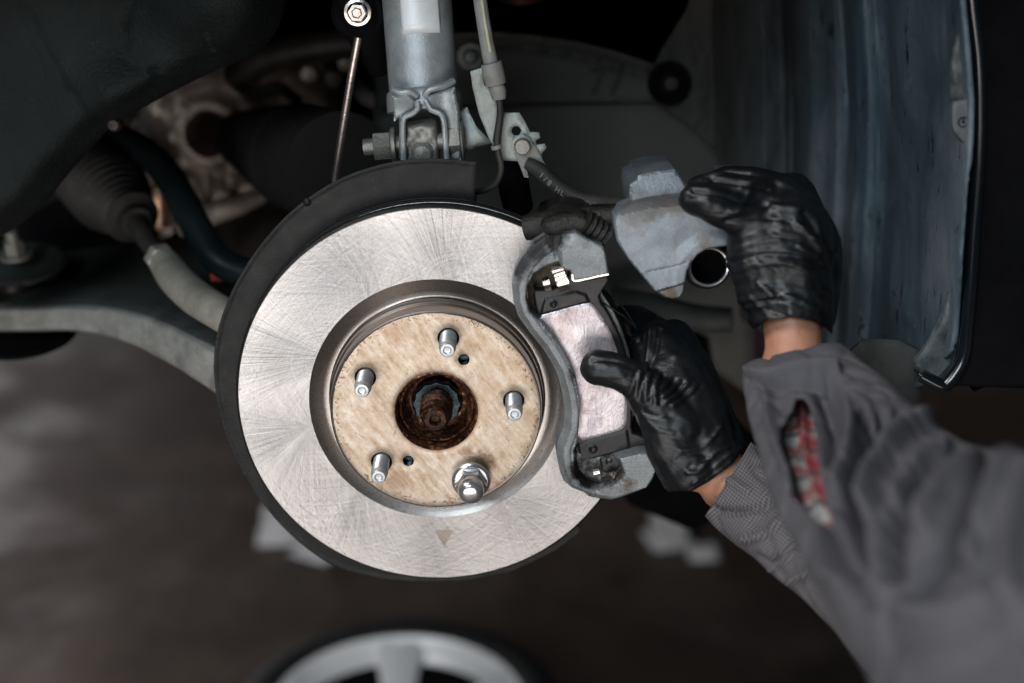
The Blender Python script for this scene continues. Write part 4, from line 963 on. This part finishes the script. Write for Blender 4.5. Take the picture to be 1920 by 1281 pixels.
Pw = smooth_path(wp[:11], .01)
for i, p in enumerate(Pw):
    for k in range(8): V.append(p+np.array([.003+.05*k, -.001-.006*k, 0]))
F = [(i*8+k, i*8+k+1, (i+1)*8+k+1, (i+1)*8+k) for i in range(len(Pw)-1) for k in range(7)]
o = mk('wing_panel', V, F, 'black', wing); md = o.modifiers.new('s', 'SOLIDIFY'); md.thickness = .002
sill = tag(mk('door_sill', *relief(xz([(1830, 500), (1830, 738), (2000, 668), (2400, 560), (2400, 400)], .0), 0, .5, .01, (), .004), 'black'), 'black underside of the car body right of the wing edge', 'door sill')
mf = tag(mk('mud_flap', *relief(smooth2(xz([(1590, 640), (1720, 640), (1728, 705), (1726, 745), (1716, 772), (1698, 784), (1660, 776), (1590, 740)], .02), 1), lambda x, z, d: .02+.004*np.sin(x*80), .026, .004, (), .002), simple('dusty_rubber_flap', (.026, .029, .028), (.042, .045, .043), .7)), 'grey green rubber flap hanging below the rear liner', 'mud flap')
sb = thing('lower_link', 'blurred grey bar under the car behind the left hand', 'suspension bar', tuple(at(1250, 600, .3)))
mk('bar', *tube([at(1150, 560, .33), at(1220, 575, .30), at(1300, 596, .28), at(1372, 600, .27)], [.012, .014, .014, .012], 18), 'armtop', sb)
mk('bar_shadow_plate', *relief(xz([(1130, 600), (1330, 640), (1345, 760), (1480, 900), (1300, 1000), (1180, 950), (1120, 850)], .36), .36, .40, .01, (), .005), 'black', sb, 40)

# ================================================================== WHEEL AND RAGS ON THE FLOOR
wc = az(745, 1322, FZ+.21)
wh = thing('car_wheel', 'silver alloy wheel with black tyre lying flat on the floor', 'wheel', (wc[0], wc[1], FZ))
c = (wc[0], wc[1], FZ)
mk('tyre', *lathe([(.222, .195), (.235, .212), (.262, .221), (.292, .214), (.312, .190), (.318, .15), (.318, .06), (.312, .03), (.292, .005), (.255, .0), (.23, .012), (.222, .03)], c, (0, 0, 1), 72, True), 'tyre', wh, 60)
mk('rim', *lathe([(.224, .205), (.232, .212), (.234, .206), (.226, .19), (.212, .188), (.196, .16), (.190, .10), (.192, .04), (.22, .02), (.224, .02), (.196, .03), (.196, .10), (.204, .17), (.222, .195)], c, (0, 0, 1), 72, True), 'alloy', wh, 60)
for k in range(5):
    a = R_(93)+k*2*math.pi/5; V = []; F = []
    for i in range(9):
        t = i/8; r = .05+.168*t; w = .030+.020*t**2; z = .150+.052*t**.8
        for (sx, dz) in ((-1, -.006), (-.55, .006), (0, .002), (.55, .006), (1, -.006), (.7, -.03), (-.7, -.03)):
            V.append((c[0]+r*math.cos(a)-sx*w*math.sin(a), c[1]+r*math.sin(a)+sx*w*math.cos(a), FZ+z+dz))
    for i in range(8):
        for q in range(7): F.append((i*7+q, i*7+(q+1) % 7, (i+1)*7+(q+1) % 7, (i+1)*7+q))
    F += [tuple(range(7)), tuple(range(56, 63))[::-1]]
    mk('spoke', V, F, 'alloy', wh, 50)
mk('hub_cap', *lathe([(0, .168), (.03, .166), (.036, .158), (.062, .156), (.068, .14), (.068, .10), (0, .10)], c, (0, 0, 1), 40), 'alloy', wh, 40)
mk('barrel_shade_disc', *lathe([(0, .165), (.2035, .168), (.19, .02), (0, .02)], c, (0, 0, 1), 60), 'black', wh, 40)  # black disc added for the shade in the gaps between the spokes
def rag(px, py, w, d, h, seed, label, rz):
    p = az(px, py, FZ); n = 34; V = []; F = []
    for i in range(n):
        for k in range(n):
            x, y = (i/(n-1)-.5), (k/(n-1)-.5); e = max(0, 1-(2*math.hypot(x, y)/(.82+.25*mnoise.noise(Vector((x*4, y*4, seed)))))**4)
            z = h*(.25+abs(mnoise.fractal(Vector((x*3.5, y*3.5, seed)), 1, 2, 4))*1.6)*min(1, e*2.5)
            s_ = .62+.38*min(1, e)
            q = Vector((x*w*s_, y*d*s_, 0)); q.rotate(Matrix.Rotation(rz, 3, 'Z')); V.append((p[0]+q.x, p[1]+q.y, FZ+.003+z))
    F = [(i*n+k, i*n+k+1, (i+1)*n+k+1, (i+1)*n+k) for i in range(n-1) for k in range(n-1)]
    return tag(mk('crumpled_rag', V, F, 'rag'), label, 'rag')
rag(532, 1006, .22, .18, .07, 3, 'crumpled white rag on the floor left of the disc', .1)
rag(590, 1040, .19, .12, .05, 5, 'smaller grey white rag trailing beside the crumpled one', -.5)
rag(1250, 1014, .18, .20, .07, 9, 'white crumpled paper on the floor below the bracket', .2)
rag(1318, 1044, .13, .10, .03, 12, 'faint grey scrap on the floor under the left sleeve', 0)

# ================================================================== PERSON
def hand_chain(lst, k=1.0, add=0.0): return [(ad(x, y, d), r*k/1000+add) for x, y, d, r in lst]
DR = -.005
right = dict(
 palm=[(1490, 690, .855, 25), (1488, 630, .86, 26), (1480, 560, .865, 29), (1470, 500, .868, 33), (1468, 440, .868, 33), (1458, 396, .87, 23)],
 heel=[(1450, 540, .862, 24), (1430, 480, .862, 24), (1425, 440, .86, 22)],
 edge=[(1505, 590, .868, 22), (1530, 520, .875, 18), (1532, 465, .877, 17), (1505, 400, .88, 15), (1485, 362, .885, 14)],
 index=[(1430, 425, .858, 17), (1372, 398, .850, 13), (1328, 380, .846, 11.5), (1303, 374, .850, 10.5)],
 middle=[(1450, 385, .866, 15), (1392, 360, .856, 12), (1345, 352, .856, 11), (1312, 356, .862, 10)],
 ring=[(1470, 365, .88, 14), (1410, 343, .885, 11), (1362, 340, .892, 10.5), (1335, 352, .90, 9.5)],
 little=[(1490, 370, .895, 13), (1440, 350, .91, 10), (1400, 350, .925, 9), (1378, 360, .93, 8.5)],
 thumb=[(1440, 520, .878, 18), (1405, 500, .892, 14), (1392, 490, .905, 12), (1380, 470, .915, 11)])
left = dict(
 palm=[(1365, 905, .905, 25), (1322, 858, .908, 25), (1292, 790, .915, 29), (1262, 715, .925, 27), (1232, 655, .94, 20)],
 inner=[(1345, 850, .92, 22), (1322, 780, .93, 20), (1295, 700, .94, 18), (1262, 640, .95, 16)],
 heel=[(1295, 875, .903, 24), (1262, 838, .90, 19), (1246, 796, .898, 17), (1232, 765, .898, 16)],
 thumb=[(1270, 800, .90, 20), (1228, 752, .900, 17), (1195, 715, .898, 13.5), (1160, 698, .896, 12.0), (1122, 689, .900, 12.6)],
 index=[(1240, 650, .94, 14), (1214, 616, .962, 12), (1190, 600, .985, 11), (1168, 596, .995, 10)],
 middle=[(1258, 665, .95, 14), (1230, 622, .975, 12), (1206, 606, 1.0, 11), (1180, 610, 1.01, 10)],
 ring=[(1278, 690, .955, 14), (1250, 640, .985, 12), (1222, 630, 1.01, 10.5), (1196, 640, 1.015, 10)],
 little=[(1295, 720, .955, 12), (1270, 675, .985, 10.5), (1240, 668, 1.005, 9.5), (1212, 676, 1.01, 9)])
# arm bones continue off the frame to the shoulders
rarm = [(1490, 690, .865, 24), (1526, 740, .84, 20), (1575, 815, .80, 18), (1690, 940, .735, 20), (1790, 1040, .63, 30), (1975, 1165, .585, 34), (2275, 1230, .58, 38), (2675, 1175, .63, 44), (3100, 950, .73, 52)]
larm = [(1365, 905, .91, 23), (1398, 925, .895, 22), (1450, 965, .875, 21), (1520, 1020, .85, 22), (1605, 1085, .825, 24), (1735, 1205, .79, 27), (1925, 1425, .77, 32), (2350, 1500, .83, 38), (2900, 1250, .95, 45), (3250, 1000, 1.0, 55)]
torso = [(3150, 900, .74, 62), (3250, 950, .86, 90), (3250, 1000, 1.0, 62)]; tor2 = [(3250, 950, .86, 110), (3300, 2000, .86, 120)]
per = thing('person', 'mechanic in grey coveralls and black gloves reaching in with both hands', 'person', tuple(ad(3250, 1500, .86)*[1, 1, 0]+[0, 0, FZ+.8]))
bod = []
for hnd in (right, left):
    for nm, ch in hnd.items(): bod.append(hand_chain(ch, .74))
bod += [hand_chain(rarm, .96), hand_chain(larm, .96), hand_chain(torso), hand_chain(tor2)]
V, F = blob(bod, .0042, 4)
V = V + vnormals(V, F)*(vnoise(V, 30, .0008))[:, None]
mk('body', V, F, 'skin', per, 0).data.polygons.foreach_set('use_smooth', [True]*len(F))

def snap(V, F, poly, lim):
    """pull the ragged border left by the dropped faces on to the clean cut line"""
    cnt = {}
    for f in F:
        for a, b in zip(f, f[1:]+f[:1]): k = (min(a, b), max(a, b)); cnt[k] = cnt.get(k, 0)+1
    B = sorted({i for k, c_ in cnt.items() if c_ == 1 for i in k}); Q = project(V[B]); A = np.array(poly, float); A2 = np.roll(A, -1, 0)
    V = V.copy()
    for i, q in zip(B, Q):
        ab = A2-A; t = np.clip(((q-A)*ab).sum(1)/np.maximum((ab*ab).sum(1), 1e-9), 0, 1); P = A+t[:, None]*ab; d = np.linalg.norm(P-q, axis=1); k = d.argmin()
        if d[k] < lim: V[i] = ad(P[k][0], P[k][1], (V[i]-CAM)@cf)
    return V
def gloved(hnd, cut, wr, name, amp=.0010, keepsign=1):
    V, F = blob([hand_chain(ch, 1.0, .0006) for ch in hnd.values()], .0015, 7)
    V = np.array(V); N_ = vnormals(V, F)
    V = V + N_*(pxcap(V, wr)+vnoise(V*[1, 1, 1], 55, amp, 3))[:, None]
    # open the cuff: drop faces beyond the cuff line
    Q = project(V); inn = inside(Q, np.array(cut, float)); F2 = [f for f in F if not any(inn[i] for i in f)]
    used = sorted({i for f in F2 for i in f}); mp_ = {a: b for b, a in enumerate(used)}
    V2 = V[used]; F2 = [tuple(mp_[i] for i in f) for f in F2]; V2 = snap(V2, F2, cut, 12)
    o = mk(name, V2, F2, 'glove', per, 0); o.data.polygons.foreach_set('use_smooth', [True]*len(F2))
    md = o.modifiers.new('s', 'SOLIDIFY'); md.thickness = .0008; md.offset = -1
    return o
Rw = []
random.seed(4)
for k in range(13):      # cross wrinkles of stretched rubber round wrist and back of the hand
    y = 440+k*14.5+random.uniform(-5, 5); a = 10*math.sin(k*1.7); sx0 = 1372+12*math.sin(k*2.1); ex = 1560-30*abs(math.sin(k*1.3))
    Rw.append(([(sx0, y+14+a*.3), (1420, y+a*.4), (1480, y-2), (ex, y+22+a)], random.uniform(3, 6), random.choice((-1, 1))*random.uniform(.0004, .0019)))
for k in range(9):
    x = random.uniform(1390, 1540); y = random.uniform(430, 590); Rw.append(([(x, y), (x+random.uniform(20, 60), y+random.uniform(10, 50))], random.uniform(2.5, 5), random.choice((-1, 1))*random.uniform(.0007, .0016)))
Rw += [([(1300, 358), (1345, 362), (1395, 378), (1440, 388)], 4, -.0030), ([(1335, 336), (1380, 344), (1440, 356)], 4, -.0028)]
Rw += [([(1290, 372), (1330, 368), (1380, 384), (1430, 380)], 5, -.0012), ([(1370, 398), (1440, 386), (1500, 392)], 5, .0018), ([(1360, 415), (1430, 405), (1510, 420)], 5, -.0016),
       ([(1390, 350), (1420, 338), (1470, 342), (1500, 360)], 5, .0018), ([(1320, 333), (1350, 326), (1400, 330)], 4, -.0013), ([(1490, 415), (1510, 432), (1540, 470)], 5, .0026), ([(1506, 400), (1530, 430), (1556, 470)], 6, -.0020),
       ([(1410, 350), (1400, 375), (1380, 400)], 6, .0010)]
gr_ = gloved(right, [(1395, 690), (1404, 640), (1412, 618), (1440, 601), (1480, 594), (1522, 600), (1552, 617), (1575, 640), (1640, 760), (1400, 800)], Rw, 'glove')
gr_['label'] = 'black nitrile glove on the hand holding the caliper'
Lw = []
for k in range(15):      # tight fan of creases at the base of the thumb
    x0 = 1188+k*8.2; y0 = 690+k*2.0
    Lw.append(([(x0+6, y0+4), (x0-2, y0+30), (x0-8+k*1.5, y0+56)] if k < 7 else [(x0+12, y0+6), (x0-4, y0+26), (x0-34, y0+44)], 2.3, (.0013 if k % 2 else -.0012)))
Lw += [([(1110, 676), (1150, 674), (1185, 688)], 4, -.0012), ([(1105, 702), (1140, 708), (1170, 704)], 4, .0008), ([(1212, 790), (1230, 806), (1262, 812)], 4, .0014), ([(1206, 772), (1228, 782), (1255, 778)], 4, -.0018),
       ([(1275, 845), (1310, 842), (1330, 830), (1350, 800)], 3.5, .0018), ([(1290, 886), (1310, 886), (1325, 865), (1345, 845), (1365, 838)], 3.5, .0022), ([(1290, 878), (1300, 868), (1330, 860)], 3, -.0016),
       ([(1300, 905), (1335, 880), (1370, 850)], 3, .0016), ([(1270, 860), (1300, 850), (1320, 852)], 3.5, -.0014), ([(1220, 610), (1216, 650), (1212, 690)], 4, .0018), ([(1236, 620), (1230, 660), (1218, 690)], 4, -.0016), ([(1200, 600), (1198, 640)], 4, -.0016)]
gl_ = gloved(left, [(1240, 925), (1275, 921), (1296, 922), (1330, 903), (1372, 871), (1394, 838), (1430, 800), (1520, 900), (1400, 1020), (1260, 980)], Lw, 'glove')
gl_['label'] = 'black nitrile glove on the hand pressing its thumb on the pad'

def sleeve(name, secs, mat, folds, n=240, step=.0016, slit=None, minor=.8, amp=.002, label=None, inner=0.0, fseed=1, arch=0.0):
    """secs: (left px, left py, right px, right py, depth). Ellipse tube with real folds; open at both ends."""
    A = np.array([list(ad(a, b, e)) + list(ad(c_, d_, e)) for a, b, c_, d_, e in secs])
    Q = smooth_path((A[:, :3]+A[:, 3:])/2, step, (A[:, 3:]-A[:, :3])/2)
    V = []; uv = []; L = 0
    for i, q in enumerate(Q):
        c_, h = q[:3], q[3:6]; r = np.linalg.norm(h); view = c_-CAM; view = view/np.linalg.norm(view)
        w = view-h*(view@h)/(h@h); w = w/np.linalg.norm(w)*r*minor
        if i: L += np.linalg.norm(Q[i][:3]-Q[i-1][:3])
        for k in range(n):
            a = 2*math.pi*k/n; V.append(c_+(h*math.cos(a)+w*math.sin(a))*(1-inner/r)); uv.append((k/n*.20, L))
    V = np.array(V); F = [(i*n+k, i*n+(k+1) % n, (i+1)*n+(k+1) % n, (i+1)*n+k) for i in range(len(Q)-1) for k in range(n)]
    if arch:                                   # the near side of the cuff rides further up the wrist
        T = Q[4][:3]-Q[0][:3]; T /= np.linalg.norm(T); ll = np.array(uv)[:, 1]; aa = np.tile(2*np.pi*np.arange(n)/n, len(Q))
        V = V - T*(arch*np.maximum(0, -np.sin(aa))*np.exp(-(ll/.03)**2))[:, None]
    N_ = vnormals(V, F); C_ = np.repeat(Q[:, :3], n, axis=0); sg = np.sign(((V-C_)*N_).sum(1).mean()); N_ = N_*sg
    dv = CAM-V; fr = np.clip((dv*N_).sum(1)/np.linalg.norm(dv, axis=1)*2.5, 0, 1); front = fr > 0
    off = 2.1*pxcap(V, [(a_, w_*.8, d_) for a_, w_, d_ in folds])*fr + vnoise(V, 14, amp, fseed)+vnoise(V, 45, amp*.25, fseed+5)-amp*1.6*np.exp(-(vnoise(V*[1, 1, .55], 20, 1, fseed+9)/.10)**2)*fr
    V = V+N_*off[:, None]
    if slit is not None:
        P = project(V); ins = inside(P, np.array(slit, float)) & front; ds_ = seg_dist(P, np.array(slit, float))
        V = V+N_*(np.where(front, .0022*np.exp(-(ds_/9)**2), 0))[:, None]
        F = [f for f in F if not any(ins[i] for i in f)]; V = snap(V, F, slit, 13)
    o = mk(name, V, F, mat, per, 0, uv=uv); o.data.polygons.foreach_set('use_smooth', [True]*len(o.data.polygons))
    md = o.modifiers.new('s', 'SOLIDIFY'); md.thickness = .0012; md.offset = -1
    if label: o['label'] = label
    return o
Rs = [(1396, 688, 1578, 648, .845), (1394, 715, 1608, 672, .825), (1402, 770, 1650, 705, .80), (1418, 840, 1712, 765, .755), (1445, 925, 1790, 825, .71), (1485, 1015, 1865, 850, .665), (1540, 1120, 1960, 868, .62), (1610, 1240, 2080, 930, .585), (1700, 1370, 2250, 960, .56), (2050, 1560, 2500, 900, .57), (2500, 1550, 2850, 800, .62), (2950, 1350, 3200, 560, .72)]
Rf = [([(1690, 776), (1650, 800), (1610, 870), (1590, 960), (1600, 1060)], 20, -.010), ([(1740, 786), (1690, 812), (1640, 880), (1620, 950)], 20, .007), ([(1800, 848), (1745, 862), (1700, 905), (1670, 985), (1665, 1060)], 22, -.010), ([(1770, 836), (1720, 856), (1680, 920)], 16, .006),
      ([(1850, 862), (1815, 950), (1780, 1040), (1720, 1110)], 20, -.009), ([(1830, 855), (1775, 900), (1735, 990)], 20, .006), ([(1900, 870), (1860, 960), (1830, 1060)], 24, .007),
      ([(1555, 720), (1600, 745), (1625, 790)], 11, -.007), ([(1540, 735), (1565, 800), (1560, 860)], 16, -.005), ([(1590, 760), (1600, 830), (1570, 910)], 16, .005), ([(1655, 770), (1680, 780), (1690, 770)], 12, -.008),
      ([(1405, 700), (1440, 712), (1500, 690), (1570, 690)], 8, .004), ([(1430, 730), (1500, 715), (1560, 712)], 10, -.004), ([(1440, 740), (1450, 820), (1490, 900)], 12, .004), ([(1555, 985), (1575, 1060), (1620, 1130)], 14, -.005), ([(1540, 990), (1560, 1080)], 14, .004),
      ([(1930, 900), (1890, 1000), (1900, 1120)], 40, .006), ([(1700, 1140), (1760, 1160), (1850, 1130)], 30, .004)]
slit = [(1492, 748), (1508, 748), (1520, 762), (1527, 790), (1531, 830), (1537, 870), (1543, 910), (1552, 950), (1563, 992), (1545, 984), (1520, 966), (1498, 948), (1484, 930), (1480, 900), (1472, 868), (1462, 835), (1463, 805), (1474, 788), (1484, 772)]
sleeve('sleeve', Rs, 'sleeve', Rf, slit=slit, label='plain grey sleeve torn open over a plaid shirt', fseed=2, arch=.012)
sleeve('shirt_sleeve', [(1450, 745, 1565, 725, .835), (1440, 790, 1585, 765, .808), (1445, 850, 1605, 815, .768), (1470, 930, 1640, 880, .722), (1500, 1010, 1690, 950, .695)], 'plaid', [([(1505, 760), (1512, 860), (1540, 960)], 8, .002), ([(1485, 830), (1520, 900)], 7, -.002)], minor=1.15, amp=.0004)
cuff = [([(1440, 700), (1458, 716), (1475, 700)], 6, -.001)]
bc_ = ad(1467, 702, .80)
Ls = [(1322, 968, 1408, 830, .895), (1350, 995, 1440, 850, .885), (1400, 1035, 1500, 890, .865), (1460, 1085, 1580, 950, .84), (1530, 1150, 1680, 1020, .815), (1640, 1290, 1830, 1120, .78), (1850, 1600, 2000, 1250, .76), (2300, 1700, 2400, 1300, .82), (2900, 1450, 2900, 1050, .95)]
Lf = [([(1340, 960), (1400, 960), (1450, 940)], 9, -.003), ([(1400, 1010), (1440, 1000), (1480, 960)], 9, .003), ([(1430, 1065), (1462, 1040), (1500, 1010)], 4, -.0025), ([(1440, 1072), (1472, 1046), (1510, 1016)], 4, .002), ([(1480, 1090), (1540, 1060)], 8, .003), ([(1350, 890), (1400, 920)], 10, .002)]
sleeve('sleeve', Ls, 'sleeve2', Lf, n=110, step=.003, minor=.85, label='checked grey sleeve of the lower arm', fseed=7)
V, F = blob([hand_chain([(3150, 900, .74, 80), (3250, 950, .86, 120), (3250, 1000, 1.0, 80)]), hand_chain([(3250, 950, .86, 130), (3300, 2050, .86, 140)])], .01, 6)
mk('coverall_body', V, F, 'sleeve', per, 180)
